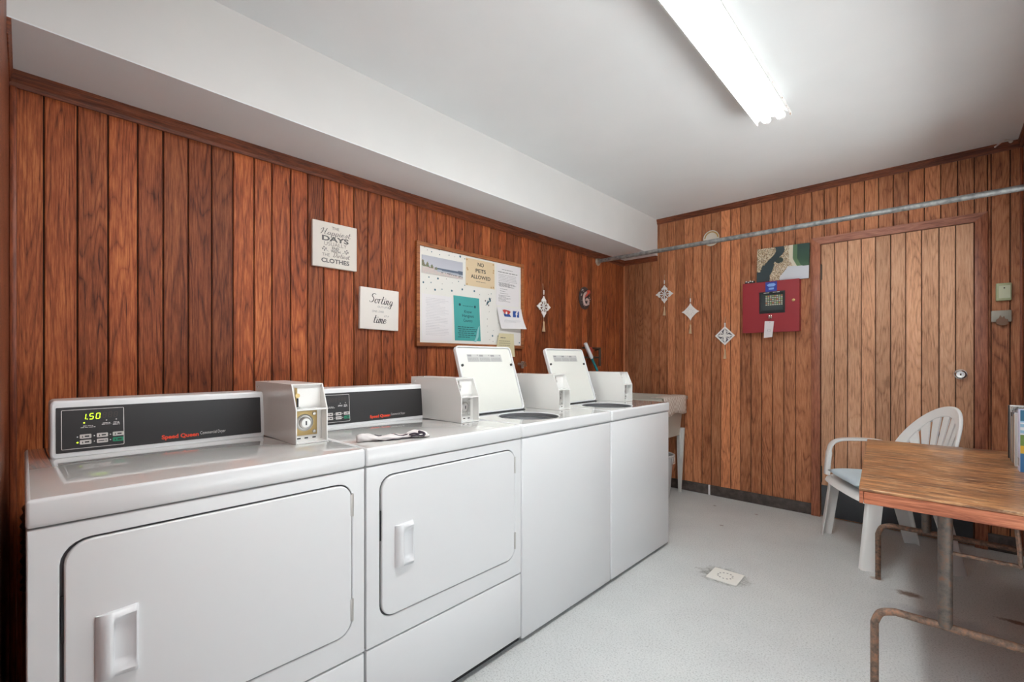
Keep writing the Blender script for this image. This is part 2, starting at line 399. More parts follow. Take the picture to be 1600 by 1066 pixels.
planks('wall_left', le, 0, ZB, lt, WOOD, Matrix.Translation((XW-.008, 0, 0))@LEFT)
be = [-2.255, -2.20, -2.135, -2.057, -1.975]
be += [-1.892+.0777*i for i in range(15)]; be.append(-.70)
be2 = [.207, .222, .300, .352]
bt = [.72, .66, .66, .72, .78, .84, 1.08, .80, 1.12, 1.02, .82, .74, 1.26, 1.16, .78, .80, .86, .84, .90, .86, .92]
BW = Matrix.Translation((0, YB+.008, 0))@BACK
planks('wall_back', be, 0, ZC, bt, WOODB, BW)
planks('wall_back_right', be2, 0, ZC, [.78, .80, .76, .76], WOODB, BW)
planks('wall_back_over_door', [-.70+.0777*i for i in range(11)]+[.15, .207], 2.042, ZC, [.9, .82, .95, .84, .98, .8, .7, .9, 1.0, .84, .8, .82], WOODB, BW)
# near wall (camera looks out of its doorway) and right wall with unseen doorway and window added for daylight
for nm, bxs in (('wall_near', [(XW, -.42, YN-.11, YN, 0, ZC), (-.42, XR, YN-.11, YN, 2.1, ZC)]),
                ('wall_right', [(XR, XR+.11, YN-.11, .35, 0, ZC), (XR, XR+.11, .35, 1.85, 2.0, ZC), (XR, XR+.11, 1.85, 1.9, 0, ZC), (XR, XR+.11, 1.9, 3.6, 0, 1.02), (XR, XR+.11, 1.9, 3.6, 2.0, ZC), (XR, XR+.11, 3.6, YB, 0, ZC)])):
    q = MB()
    for b in bxs: q.box(*b)
    struct(q.build(nm, TRIM))

q = MB(); WIN = ((1.0, 0, 0, XR), (0, 1, 0, 0), (0, 0, 1, 0), (0, 0, 0, 1))
for y0, y1, z0, z1 in ((1.9, 1.93, 1.02, 2.0), (3.57, 3.6, 1.02, 2.0), (1.93, 3.57, 1.02, 1.05), (1.93, 3.57, 1.97, 2.0), (2.735, 2.765, 1.05, 1.97)): q.box(XR+.03, XR+.08, y0, y1, z0, z1, bev=.003)
struct(q.build('added_window_1', PAINT))  # unseen window put in to bring daylight to the far end
def molding(name, p0, p1, h, d, m, out, up=-1):
    """two-step moulding along p0->p1; out: unit vector into room; hangs down from p"""
    p0, p1, o = Vector(p0), Vector(p1), Vector(out)
    q = MB(); prof = [(0, 0), (d, 0), (d, -.35*h), (d*.65, -.5*h), (d*.65, -.78*h), (d*.3, -h), (0, -h)]
    A = [q.bm.verts.new(p0+o*a+Vector((0, 0, b))) for a, b in prof]; B = [q.bm.verts.new(p1+o*a+Vector((0, 0, b))) for a, b in prof]
    n = len(prof)
    for i in range(n): q.bm.faces.new((A[i], A[(i+1) % n], B[(i+1) % n], B[i]))
    q.bm.faces.new(A); q.bm.faces.new(list(reversed(B)))
    return struct(q.build(name, m, sharp=20))
molding('trim_1', (XW, YN, ZB), (XW, YB, ZB), .056, .022, TRIM, (1, 0, 0))
molding('trim_2', (XB, YB, ZC), (XR, YB, ZC), .046, .020, TRIMB, (0, -1, 0))
molding('trim_3', (XR, YB, ZC), (XR, 1.0, ZC), .05, .022, TRIM, (-1, 0, 0))
molding('trim_4', (XW, YB, ZB), (XB, YB, ZB), .05, .020, TRIMB, (0, -1, 0))
molding('trim_5', (XW+.022, YN, ZB), (XB, YN, ZB), .05, .009, TRIM, (0, 1, 0))
struct(MB().box(XW, XW+.016, YB-.016, YB, 0, ZB-.05, bev=.006).build('trim_6', BEADM))
struct(MB().box(XW, XW+.018, YN, YN+.018, 0, ZB-.056, bev=.006).build('trim_7', TRIMV))
struct(MB().box(XR-.014, XR, YB-.016, YB, 0, ZC-.05, bev=.005).build('trim_8', TRIMV))
simple('baseboard_back', BASEB, [(XW+.018, -1.445, YB-.010, YB+.001, 0, .084), (-1.432, -.702, YB-.010, YB+.001, 0, .084)], bev=.002)
simple('trim_12', PAPER, [(-1.446, -1.431, YB-.011, YB, 0, .083)])
simple('baseboard_right', BASEB, [(.208, XR-.016, YB-.010, YB+.001, 0, .10)], bev=.002)

# door in the back wall
simple('door_light_block', GROOVE, [(-.70, .21, YB+.055, YB+.09, 0, 2.05)])  # unseen backing added to stop light leaking around the door
dr = thing('door_1', 'closed plank door', 'door', (-.641, YB, 0)); dr['kind'] = 'structure'
del dr['label']; del dr['category']
de = [0, .081, .158, .236, .314, .394, .471, .549, .632, .708, .790]
dp = planks('door_panel', de, .006, 1.990, [.92, .95, 1.05, 1.08, .84, .96, 1.12, 1.0, 1.06, .92], WOODD, Matrix.Translation((0, 0, 0))@BACK, kind=None); dp.parent = dr
MB().box(.004, .786, -.0125, -.0085, .012, .235, bev=.001).build('kick_plate', KICK, dr)
for z_ in (1.735, .26):
    q = MB(); q.box(-.004, .008, -.016, -.004, z_, z_+.11, bev=.002); q.tube([(.001, -.015, z_-.005), (.001, -.015, z_+.115)], .005); q.build('hinge', DARKM, dr)
kn = MB().lathe([(0, .050), (.020, .049), (.027, .042), (.027, .034), (.014, .026), (.012, .012), (.030, .010), (.031, .0), (0, 0)], 24, (.730, -.008, 1.058), BACK.to_3x3().to_4x4()).build('door_knob', CHROME, dr)
MB().box(.726, .734, -.0605, -.058, 1.052, 1.064, bev=.001).build('keyhole', DARKM, kn)
dfr = MB()
dfr.box(-.700, -.643, YB-.022, YB+.004, 0, 2.042, bev=.003)
dfr.box(.151, .208, YB-.022, YB+.004, 0, 2.042, bev=.003)
struct(dfr.build('trim_9', FRAMEW))
struct(MB().hexa([(-.700, YB-.0225, 2.044), (.208, YB-.0225, 2.044), (.208, YB+.004, 2.044), (-.700, YB+.004, 2.044)][::1] and
    [(-.643, YB-.0225, 1.993), (.151, YB-.0225, 1.993), (.151, YB+.004, 1.993), (-.643, YB+.004, 1.993),
     (-.700, YB-.0225, 2.045), (.208, YB-.0225, 2.045), (.208, YB+.004, 2.045), (-.700, YB+.004, 2.045)]).build('trim_10', wood('door_head_wood', rgb(120, 68, 50), rgb(172, 112, 88), rgb(198, 138, 112), rough=.42, tinted=False, axis='x', ring_amt=.4)))

# ------------------------------------------------------------------ writing
_fc = {}
def font_mesh(txt, bold=0, shear=0, space=1.0):
    key = (txt, bold, shear, space)
    if key in _fc: return _fc[key]
    c = bpy.data.curves.new('t', 'FONT'); c.body = txt; c.size = 1; c.align_x = 'CENTER'; c.offset = bold; c.shear = shear; c.space_character = space
    c.resolution_u = 3
    o = bpy.data.objects.new('t', c); COL.objects.link(o)
    dg = bpy.context.evaluated_depsgraph_get(); dg.update()
    me = bpy.data.meshes.new_from_object(o.evaluated_get(dg))
    vs = [v.co.copy() for v in me.vertices]; fs = [tuple(p.vertices) for p in me.polygons]
    bpy.data.objects.remove(o); bpy.data.curves.remove(c); bpy.data.meshes.remove(me)
    _fc[key] = (vs, fs); return vs, fs
class Ink:
    """flat lettering in the (u,v) plane at height w"""
    def __init__(s, w=.0006): s.q = MB(); s.w = w
    def text(s, t, u, v, size, width=None, bold=0, shear=0, tilt=0, sy=1.0):
        vs, fs = font_mesh(t, bold, shear)
        x0 = min(a.x for a in vs); x1 = max(a.x for a in vs); sx = size
        if width: sx = width/(x1-x0)
        mx = (x0+x1)/2; ct, st = math.cos(tilt), math.sin(tilt); L = []
        for a in vs:
            x, y = (a.x-mx)*sx, a.y*size*sy
            L.append(s.q.bm.verts.new((u+x*ct-y*st, v+x*st+y*ct, s.w)))
        for f in fs:
            try: s.q.bm.faces.new([L[i] for i in f])
            except ValueError: pass
        return s
    def rect(s, u0, u1, v0, v1, dw=0):
        s.q.bm.faces.new([s.q.bm.verts.new((a, b, s.w+dw)) for a, b in ((u0, v0), (u1, v0), (u1, v1), (u0, v1))]); return s
    def poly(s, P, dw=0):
        s.q.bm.faces.new([s.q.bm.verts.new((a, b, s.w+dw)) for a, b in P]); return s
    def disc(s, u, v, r, n=10, sx=1):
        return s.poly([(u+r*sx*math.cos(2*PI*i/n), v+r*math.sin(2*PI*i/n)) for i in range(n)])
    def frame(s, u0, u1, v0, v1, t, r):
        o, i = rrect(u0, u1, v0, v1, r, 4), rrect(u0+t, u1-t, v0+t, v1-t, max(r-t, .0005), 4)
        O = [s.q.bm.verts.new((a, b, s.w)) for a, b in o]; I = [s.q.bm.verts.new((a, b, s.w)) for a, b in i]; n = len(O)
        for j in range(n): s.q.bm.faces.new((O[j], O[(j+1) % n], I[(j+1) % n], I[j]))
        return s
    def stroke(s, P, t, taper=True, n=5):
        """pen stroke through 2-D points; width varies with direction like a brush pen"""
        C = catmull([(a, b, 0) for a, b in P], n)
        L = []
        for i, p in enumerate(C):
            d = C[min(i+1, len(C)-1)]-C[max(i-1, 0)]
            if d.length < 1e-9: d = Vector((1, 0, 0))
            d.normalize(); nrm = Vector((-d.y, d.x, 0)); wd = t*(.45+.75*abs(d.y) if d.y < 0 else .35+.35*abs(d.y))
            L.append((s.q.bm.verts.new((p.x+nrm.x*wd, p.y+nrm.y*wd, s.w)), s.q.bm.verts.new((p.x-nrm.x*wd, p.y-nrm.y*wd, s.w))))
        for (a, b), (c, d) in zip(L, L[1:]): s.q.bm.faces.new((a, b, d, c))
        return s
    def lines(s, u0, u1, v0, v1, n, rnd, t=.0022):
        for i in range(n):
            v = v1-(v1-v0)*i/max(n-1, 1); a = u0+(u1-u0)*rnd.choice((0, 0, 0, .04)); b = u1-(u1-u0)*rnd.choice((0, .05, .15, .4))
            s.words(a, b, v, t, rnd)
        return s
    def words(s, a, b, v, t, rnd):
        x = a
        while x < b:
            e = min(b, x+rnd.uniform(.5, 1)*t*7); s.rect(x, e, v-t/2, v+t/2); x = e+t*.9
    def build(s, name, m, parent, frame):
        s.q.xf(frame); return s.q.build(name, m, parent)

# brush script glyphs: strokes in a unit box (x advance, baseline 0, x-height .45, ascender 1)
SCR = {
 'S': (.62, [[(.58, .86), (.42, .98), (.2, .9), (.16, .7), (.36, .52), (.46, .3), (.3, .06), (.08, .04), (-.04, .16)]]),
 'o': (.44, [[(.3, .44), (.1, .4), (.04, .16), (.18, 0), (.34, .12), (.34, .36), (.26, .44), (.46, .4)]]),
 'r': (.36, [[(.02, .36), (.1, .46), (.1, 0)], [(.1, .26), (.2, .44), (.34, .42)]]),
 't': (.38, [[(.2, .8), (.12, .16), (.2, 0), (.38, .1)], [(0, .5), (.4, .54)]]),
 'i': (.26, [[(.1, .44), (.07, .1), (.14, 0), (.26, .08)], [(.13, .64), (.14, .58)]]),
 'n': (.48, [[(.04, .42), (.08, .44), (.06, 0)], [(.07, .26), (.22, .46), (.3, .34), (.28, .08), (.36, 0), (.48, .1)]]),
 'm': (.68, [[(.04, .42), (.08, .44), (.06, 0)], [(.07, .26), (.2, .46), (.28, .34), (.26, 0)], [(.27, .26), (.42, .46), (.5, .34), (.48, .08), (.56, 0), (.68, .1)]]),
 'g': (.46, [[(.34, .42), (.14, .42), (.06, .2), (.18, .02), (.32, .16), (.36, .42), (.34, 0), (.26, -.36), (.06, -.34), (.08, -.18), (.46, .1)]]),
 'e': (.42, [[(.06, .2), (.3, .26), (.28, .42), (.12, .42), (.04, .18), (.16, 0), (.42, .12)]]),
 'H': (.74, [[(-.08, .6), (.02, .86), (.2, .96), (.14, .4), (.0, .0)], [(.04, .42), (.5, .5)], [(.6, 1.0), (.48, .5), (.44, .08), (.6, .02), (.74, .12)]]),
 'a': (.46, [[(.32, .42), (.14, .42), (.04, .18), (.14, 0), (.28, .12), (.34, .42), (.32, .08), (.46, .08)]]),
 'p': (.46, [[(.08, .44), (.05, -.4)], [(.07, .3), (.2, .46), (.34, .34), (.28, .04), (.1, .04), (.46, .1)]]),
 's': (.36, [[(.04, .06), (.2, .5), (.28, .2), (.16, 0), (.04, .06)], [(.2, .06), (.36, .12)]]),
 'D': (.70, [[(.2, .9), (.12, .04)], [(-.02, .84), (.3, .98), (.6, .7), (.5, .2), (.2, .0), (-.04, .1)]]),
}
def script(ink, word, u, v, h, width, t, tilt=0, slant=.22):
    adv = sum(SCR[c][0] for c in word); sx = width/adv; x = -width/2; ct, st = math.cos(tilt), math.sin(tilt)
    for c in word:
        a, ST = SCR[c]
        for P in ST:
            Q = [(x+px*sx+py*h*slant, py*h) for px, py in P]
            ink.stroke([(u+a_*ct-b_*st, v+a_*st+b_*ct) for a_, b_ in Q], t)
        x += a*sx

# ------------------------------------------------------------------ laundry machines
W = .686
def copy_tree(o, parent=None):
    c = o.copy(); COL.objects.link(c)
    if parent: c.parent = parent
    for ch in list(o.children): copy_tree(ch, c)
    return c
def cab_common(t):
    q = MB(); q.box(-.70, -.014, .003, W-.003, .018, .829, bev=.003)
    q.build('cabinet', ENAMEL, t)
    for a in (.06, W-.06):
        for b in (-.64, -.07):
            MB().lathe([(.0, 0), (.022, 0), (.024, .008), (.012, .012), (.012, .02), (0, .02)], 14, (b, a, 0)).build('foot', RUBBER, t)
def on_front(q): return q.xf(LEFT)

def console(t, dryer=True):
    # slanted fascia
    x0, x1, tilt = -.471, -.600, .014
    q = MB()
    P = rrect(.047, .571, .882, 1.037, .012, 4)
    A = [q.bm.verts.new((x0-tilt*(z-.882)/.155, y, z)) for y, z in P]; B = [q.bm.verts.new((x1, y, z)) for y, z in P]
    n = len(P)
    q.bm.faces.new(A); q.bm.faces.new(list(reversed(B)))
    for i in range(n): q.bm.faces.new((A[i], A[(i+1) % n], B[(i+1) % n], B[i]))
    return q.build('console', ENAMEL, t, bevel=.005)
def fascia_frame():
    a = math.atan(.014/.155)
    # (u,v,w): u along y from .047, v up the slope from z=.886
    return Matrix.Translation((-.471, .047, .882))@Matrix.Rotation(-a, 4, 'Y')@LEFT

def seg7(ink_on, ink_off, ch, u, v, w_, h, sl=.12):
    t = h*.13
    def S_(x0, y0, x1, y1):
        dx, dy = x1-x0, y1-y0; L = math.hypot(dx, dy); nx, ny = -dy/L*t/2, dx/L*t/2
        x0, y0, x1, y1 = x0+dx*.08, y0+dy*.08, x1-dx*.08, y1-dy*.08
        f = lambda x, y: (u+x+y*sl, v+y)
        return [f(x0+nx, y0+ny), f(x1+nx, y1+ny), f(x1-nx, y1-ny), f(x0-nx, y0-ny)]
    seg = dict(a=(0, h, w_, h), b=(w_, h/2, w_, h), c=(w_, 0, w_, h/2), d=(0, 0, w_, 0), e=(0, 0, 0, h/2), f=(0, h/2, 0, h), g=(0, h/2, w_, h/2))
    on = {'1': 'ef', '5': 'afgcd', '0': 'abcdef', '8': '', 'l': 'ef'}[ch]
    for k_, s_ in seg.items():
        if k_ in on: ink_on.poly(S_(*s_))
        elif ch == '8': ink_off.poly(S_(*s_))

def dryer_fascia(con, lit=True):
    fr = fascia_frame(); FW, FH = .524, .155
    q = MB(); q.prism(rrect(.011, FW-.013, .016, .137, .002, 2), .0002, .0014); q.xf(fr); pan = q.build('control_panel', BLACKP, con)
    wi = Ink(.0018); wi.frame(.021, .150, .024, .130, .0014, .003)
    # indicator captions and marks
    rn = random.Random(4)
    for u, v, wd in ((.074, .084, .020), (.074, .080, .030), (.112, .0885, .016), (.112, .085, .020), (.135-.002, .0895, .012), (.133, .086, .014), (.133, .0825, .015)):
        wi.words(u-wd/2, u+wd/2, v, .0017, rn)
    for u, v in ((.112, .096), (.133, .097)): wi.disc(u, v, .0016, 8)
    for u in (.053, .087, .1205):
        for v in (.0555, .0405): 
            if not (u == .053 and v < .05): wi.disc(u-.0005, v, .0016, 8)
    wl = Ink(.0018); wl.text('Commercial Dryer', .369, .030, .0135, width=.070); wl.build('white_lettering', LETTER_W, pan, fr)
    on, off = Ink(.0019), Ink(.0017)
    if not lit:
        for u in (.066, .0765, .090): seg7(on, off, '8', u, .102, .0072, .015)
    if lit:
      seg7(on, off, 'l', .0685, .102, .006, .015); seg7(on, off, '5', .0765, .102, .0075, .015); seg7(on, off, '0', .090, .102, .0075, .015)
    for u in (.104, .116, .128): seg7(on, off, '8', u, .104, .0065, .014)
    if lit:
        on.disc(.0722, .1025, .0012, 8)
        i_ = Ink(.0019); i_.disc(.066, .0925, .0019, 10); i_.build('indicator_light', LITSEG, pan, fr)
    i_ = Ink(.0019); i_.disc(.053-.0005, .0405, .0021, 10); i_.build('indicator_light', LITSEG, pan, fr)
    wi.build('white_print', LETTER_W, pan, fr); (on.build('lit_display', LITSEG, pan, fr) if lit else on.q.bm.free()); off.build('unlit_display', DIMSEG, pan, fr)
    rd = Ink(.0018); rd.text('Speed Queen', .283, .0265, .0165, width=.094, bold=.035); rd.build('red_lettering', LETTER_R, pan, fr)
    for c, u in enumerate((.057, .0915, .125)):
        for r, v in enumerate((.050, .0345)):
            g = (c == 2 and r == 1)
            q = MB(); q.prism(rrect(u, u+.0235, v, v+.0115, .002, 3), .0012, .0024); q.xf(fr); b = q.build('button', GREENB if g else GREYB, pan)
            i = Ink(.0026)
            if c == 1 and r == 1: i.words(u+.003, u+.0205, v+.0058, .0022, rn)
            else: i.poly([(u+.004, v+.003), (u+.007, v+.003), (u+.0055, v+.009)]); i.words(u+.010, u+.019, v+.0058, .0036, rn)
            i.build('button_print', LETTER_D, b, fr)

def coin_box(t, y0, brass_tint=False):
    """open-fronted hood; profile in x,z"""
    y1 = y0+.100; xf, xb, z0, z1, zs, th = -.204, -.560, .8865, 1.071, .993, .004
    rec = .036
    prof = [(xb, z0), (xf, z0), (xf, zs), (xf-rec, z1), (xb, z1)]
    q = MB()
    def pr(P, a, b):
        q.bm.faces.new([q.bm.verts.new((x, a, z)) for x, z in P]); 
    def slab(P, a, b):
        A = [q.bm.verts.new((x, a, z)) for x, z in P]; B = [q.bm.verts.new((x, b, z)) for x, z in P]; n = len(P)
        q.bm.faces.new(A); q.bm.faces.new(list(reversed(B)))
        for i in range(n): q.bm.faces.new((A[i], A[(i+1) % n], B[(i+1) % n], B[i]))
    slab(prof, y0, y0+th); slab(prof, y1-th, y1)
    q.box(xb, xf-rec, y0+th, y1-th, z1-th, z1); q.box(xb, xf, y0+th, y1-th, z0, z0+th); q.box(xb, xb+th, y0+th, y1-th, z0+th, z1-th)
    q.box(xf-.040, xf-.001, y0+th, y1-th, zs-.004, zs+.001)      # mid shelf
    body = q.build('coin_box', BOXW, t, sharp=30, bevel=.0008)
    q = MB(); q.box(xf-.050, xf-.044, y0+th, y1-th, zs, z1-th); q.box(xf-.040, xf-.036, y0+th, y1-th, z0+th, zs-.004)
    f = q.build('coin_box_face', BOXW, body)
    # coin slot block
    q = MB(); q.box(xf-.044, xf-.030, y0+.0135, y0+.0165, zs+.006, z1-.012, bev=.0008)
    q.lathe([(0, 0), (.007, 0), (.007, .006), (0, .006)], 14, (xf-.034, y0+.017, zs+.042), Matrix.Rotation(PI/2, 4, 'Y')); q.build('coin_slot', BRASSTINT if brass_tint else STEEL, f)
    MB().box(xf-.038, xf-.0285, y0+.014, y0+.020, zs+.006, zs+.034, bev=.001).build('slot_opening', SHADOWGAP, f)
    MB().lathe([(0, 0), (.011, 0), (.011, .003), (0, .003)], 14, (xf-.034, y0+.016, zs+.003)).build('return_cup', STEEL, f)
    q = MB(); q.box(xf-.036, xf-.033, y0+.006, y1-.020, z0+.022, zs-.008, bev=.0008); pl = q.build('lock_plate', BRASSTINT if brass_tint else STEEL, f)  # brassy tint on the near box is a reflection put into the colour
    q = MB(); RM = Matrix.Rotation(PI/2, 4, 'Y')
    cy, cz = y0+.040, z0+.062
    q.lathe([(0, 0), (.027, 0), (.027, .003), (.023, .006), (.0225, .003), (.019, .003), (.0185, .010), (.014, .013), (0, .013)], 28, (xf-.033, cy, cz), RM); q.build('lock', STEEL, pl)
    MB().box(xf-.0205, xf-.0195, cy-.002, cy+.002, cz-.007, cz+.006).build('keyhole', SHADOWGAP, pl)
    for zz in (z0+.032, zs-.018): MB().lathe([(0, 0), (.006, 0), (.005, .004), (0, .005)], 10, (xf-.033, y1-.030, zz), RM).build('screw', STEEL, pl)
    for a in (.018, .041, .066): MB().box(xf-.0362, xf-.0352, y0+a, y0+a+.011, z0+.0105, z0+.0145).build('vent_slot', SHADOWGAP, f)
    q = MB()
    q.sphere((xb+.07, y0+.02, z1), .004, 8); q.build('cover_screw', CHROME, body)
    q = MB(); q.sphere((xb+.03, y0, z1-.02), .004, 8); q.build('cover_screw', CHROME, body)

def handle(t, y0, z0):
    """moulded pull: raised lip on the left, scooped recess on the right"""
    q = MB(); ys = [0, .010, .020, .0255, .030, .060, .064, .068]
    outer = [(0, .006), (.067, 0), (.067, .132), (0, .138)]
    rows = 13
    G = []
    for r in range(rows):
        f = r/(rows-1); row = []
        for i, y in enumerate(ys):
            lo = .008*(1-y/.068)*0+.004*(y/.068); zlo = .005*(1-y/.068); zhi = .138-.006*(1-y/.068)*0-.004*(1-y/.068)
            z = zlo+(zhi-zlo)*f
            base = [.004, .014, .017, .015, .001, .001, .006, .004][i]
            e = min(f, 1-f)
            if e < .10 and 3 < i < 7: base = .012 if e > .02 else .008
            if e < .02: base *= .6
            row.append(q.bm.verts.new((base, y0+y, z0+z)))
        G.append(row)
    for r in range(rows-1):
        for i in range(len(ys)-1): q.bm.faces.new((G[r][i], G[r][i+1], G[r+1][i+1], G[r+1][i]))
    edge = [G[0][i] for i in range(len(ys))]+[G[r][-1] for r in range(1, rows)]+[G[-1][i] for i in range(len(ys)-2, -1, -1)]+[G[r][0] for r in range(rows-2, 0, -1)]
    lowr = [q.bm.verts.new((-.003, v.co.y, v.co.z)) for v in edge]; n = len(edge)
    for i in range(n): q.bm.faces.new((edge[i], lowr[i], lowr[(i+1) % n], edge[(i+1) % n]))
    return q

def make_dryer(label, loc, cy, brass_tint):
    t = thing('clothes_dryer', label, 'dryer', loc, 0, 'commercial dryers by the near corner')
    cab_common(t)
    # front frame with rounded door opening
    y0, y1, z0, z1 = .047, .645, .360, .796
    inner = rrect(y0, y1, z0, z1, .045, 6)
    outer = []
    k_ = 7
    for i, (a, b) in enumerate(inner):
        c = i//k_; j = i % k_; Y0, Y1, Z0, Z1 = .003, W-.003, .291, .829; f = j/(k_-1)
        # walk the corner: first half of the arc to one side, second half to the other
        if c == 0: p = (Y0, b if False else Z0+(.045+.069)*(1-min(1, 2*f))) if f < .5 else (Y0+(.045+.044)*(2*f-1), Z0)
        elif c == 1: p = (Y1-(.045+.038)*(1-2*f), Z0) if f < .5 else (Y1, Z0+(.045+.069)*(2*f-1))
        elif c == 2: p = (Y1, Z1-(.045+.033)*(1-2*f)) if f < .5 else (Y1-(.045+.038)*(2*f-1), Z1)
        else: p = (Y0+(.045+.044)*(1-2*f), Z1) if f < .5 else (Y0, Z1-(.045+.033)*(2*f-1))
        outer.append(p)
    q = MB(); q.ring(outer, inner, -.016, 0); on_front(q); q.build('front_panel', ENAMEL, t, sharp=30, bevel=.0025)
    q = MB(); q.prism(rrect(y0-.001, y1+.001, z0-.001, z1+.001, .045, 6), -.0155, -.010); on_front(q); q.build('door_gap_shade', GAPSHADE, t)  # grey slab painted as the shade in the gap around the door
    q = MB(); q.prism(rrect(y0+.006, y1-.003, z0+.004, z1-.004, .042, 6), -.010, .003); on_front(q)
    d = q.build('door', ENAMEL, t, bevel=.003)
    h = handle(d, .097, .500).xf(Matrix.Translation((.003, 0, 0))).build('handle', PLASTICW, d, sharp=60)
    MB().box(-.006, -.0005, .0485, .0525, .60, .69).build('latch', SHADOWGAP, d)
    for zz in (.40, .70):
        q = MB(); q.box(.000, .0045, .638, .648, zz, zz+.062, bev=.001); q.tube([(.003, .644, zz-.001), (.003, .644, zz+.063)], .0035, 8); q.build('hinge', STEEL, d)
    MB().box(-.016, 0, .004, W-.004, .034, .286, bev=.003).build('lower_panel', ENAMEL, t)
    MB().box(-.05, -.006, .01, W-.01, .020, .036).build('toe_gap_shade', SHADOWGAP, t)  # dark strip put in as painted shade of the toe gap
    q = MB(); q.box(-.706, .004, .0015, W-.0015, .832, .886, bev=.007, seg=3); tp_ = q.build('top', [ENAMELTOP, ENAMEL], t, sharp=60)
    for p in tp_.data.polygons: p.material_index = 0 if p.normal.z > .97 else 1
    con = console(t); dryer_fascia(con, brass_tint); coin_box(t, cy, brass_tint)
    return t
make_dryer('white front-load dryer at the near left end of the row, its green display lit', (-1.233, 0, 0), .568, True)
make_dryer('white front-load dryer with a rolled cloth lying on its top', (-1.233, W, 0), .543, False)

def make_washer(label, loc, cy):
    t = thing('washing_machine', label, 'washing machine', loc, 0, 'top-loading washers with raised lids')
    cab_common(t)
    q = MB(); q.box(-.020, 0, .003, W-.003, .016, .829, bev=.008, seg=3); q.build('front_panel', ENAMEL, t)
    # top plate with a round tub opening (u=y, v=-x)
    n = 48; cyy, cxx, R = .250, .180, .140
    inner = [(cyy+R*math.cos(2*PI*i/n), cxx+R*math.sin(2*PI*i/n)) for i in range(n)]
    outer = []
    U0, U1, V0, V1 = .0015, W-.0015, -.004, .706
    for i in range(n):
        a = 2*PI*i/n; dx, dy = math.cos(a), math.sin(a)
        tx = ((U1-cyy)/dx if dx > 1e-6 else (U0-cyy)/dx if dx < -1e-6 else 1e9); ty = ((V1-cxx)/dy if dy > 1e-6 else (V0-cxx)/dy if dy < -1e-6 else 1e9)
        s = min(tx, ty); outer.append((cyy+dx*s, cxx+dy*s))
    # snap nearest samples to the true corners
    for C in ((U0, V0), (U1, V0), (U1, V1), (U0, V1)):
        j = min(range(n), key=lambda i: (outer[i][0]-C[0])**2+(outer[i][1]-C[1])**2); outer[j] = C
    TOP = Matrix(((0, -1, 0, 0), (1, 0, 0, 0), (0, 0, 1, 0), (0, 0, 0, 1)))
    q = MB(); q.ring(outer, inner, .832, .886); q.xf(TOP); tp_ = q.build('top', [ENAMELTOP, ENAMEL], t, sharp=30, bevel=.009)
    tp_.modifiers['edge'].material = 1
    for p in tp_.data.polygons: p.material_index = 0 if p.normal.z > .97 else 1
    q = MB(); q.lathe([(R+.0006, .884), (R-.004, .882), (R-.004, .868), (R+.0006, .868)], 48, (-cxx, cyy, 0)); q.build('rim_gap_shade', GAPSHADE, t)  # dark band added as painted shade below the tub opening's edge
    q = MB(); q.lathe([(R+.001, .866), (R-.004, .862), (R-.024, .850), (R-.024, .846), (R+.01, .84)], 40, (-cxx, cyy, 0)); q.build('tub_cover', TUBDARK, t)
    q = MB(); q.lathe([(R-.022, .838), (R-.022, .50), (.06, .47), (0, .47)], 40, (-cxx, cyy, 0)); q.build('tub', TUBDARK, t)
    q = MB(); q.lathe([(.045, .47), (.04, .70), (.03, .76), (0, .765)], 20, (-cxx, cyy, 0)); q.build('agitator', PLASTICW, t)
    console(t)
    fr = fascia_frame(); q = MB(); q.prism(rrect(.011, .511, .016, .137, .002, 2), .0002, .0014); q.xf(fr); q.build('control_panel', BLACKP, t)
    coin_box(t, cy, False)
    # raised lid (u=y, v up the lid, w toward the viewer)
    a = math.atan(.11/.325)
    LF = Matrix.Translation((-.372, 0, .890))@Matrix.Rotation(-a, 4, 'Y')@LEFT
    q = MB(); o_ = rrect(.052, .440, 0, .345, .022, 5); i_ = rrect(.060, .432, .008, .337, .016, 5)
    q.ring(o_, i_, -.018, .004); q.prism(i_, -.018, -.004); q.xf(LF); lid = q.build('lid', ENAMEL, t, bevel=.003)
    q = MB(); q.prism(rrect(.062, .430, .010, .335, .015, 5), -.004, -.003); q.xf(LF); q.build('lid_liner', LIDM, lid)
    ik = Ink(-.0026); ik2 = Ink(-.0020); ik.rect(.118, .358, .262, .302)
    rn = random.Random(3)
    for c in range(3):
        u = .122+c*.079
        ik2.rect(u, u+.026, .290, .300)
        ik2.poly([(u+.062, .300), (u+.072, .300), (u+.067, .292)])
        for j in range(5): ik2.words(u, u+.070, .284-j*.0042, .0018, rn)
    lb = ik.build('warning_label', LABELG, lid, LF); ik2.build('label_print', LETTER_F, lb, LF)
    for u in (.075, .417):
        q = MB(); q.lathe([(.0065, -.004), (.006, .004), (0, .006)], 12, (u, .245, 0)); q.xf(LF); q.build('bumper', RUBBER, lid)
    MB().box(-.385, -.362, .060, .432, .884, .8895).build('hinge_gap', SHADOWGAP, t)
    q = MB(); q.tube([(-.372, .432, .888), (-.372, .452, .888)], .006, 10); q.box(-.400, -.372, .440, .446, .884, .930, bev=.002); q.build('hinge', STEEL, t)
    return t
make_washer('white top-load washer with raised lid, the first beyond the two dryers', (-1.233, 2*W, 0), .515)
make_washer('white top-load washer with raised lid at the far end beside the utility sink', (-1.233, 3*W, 0), .500)

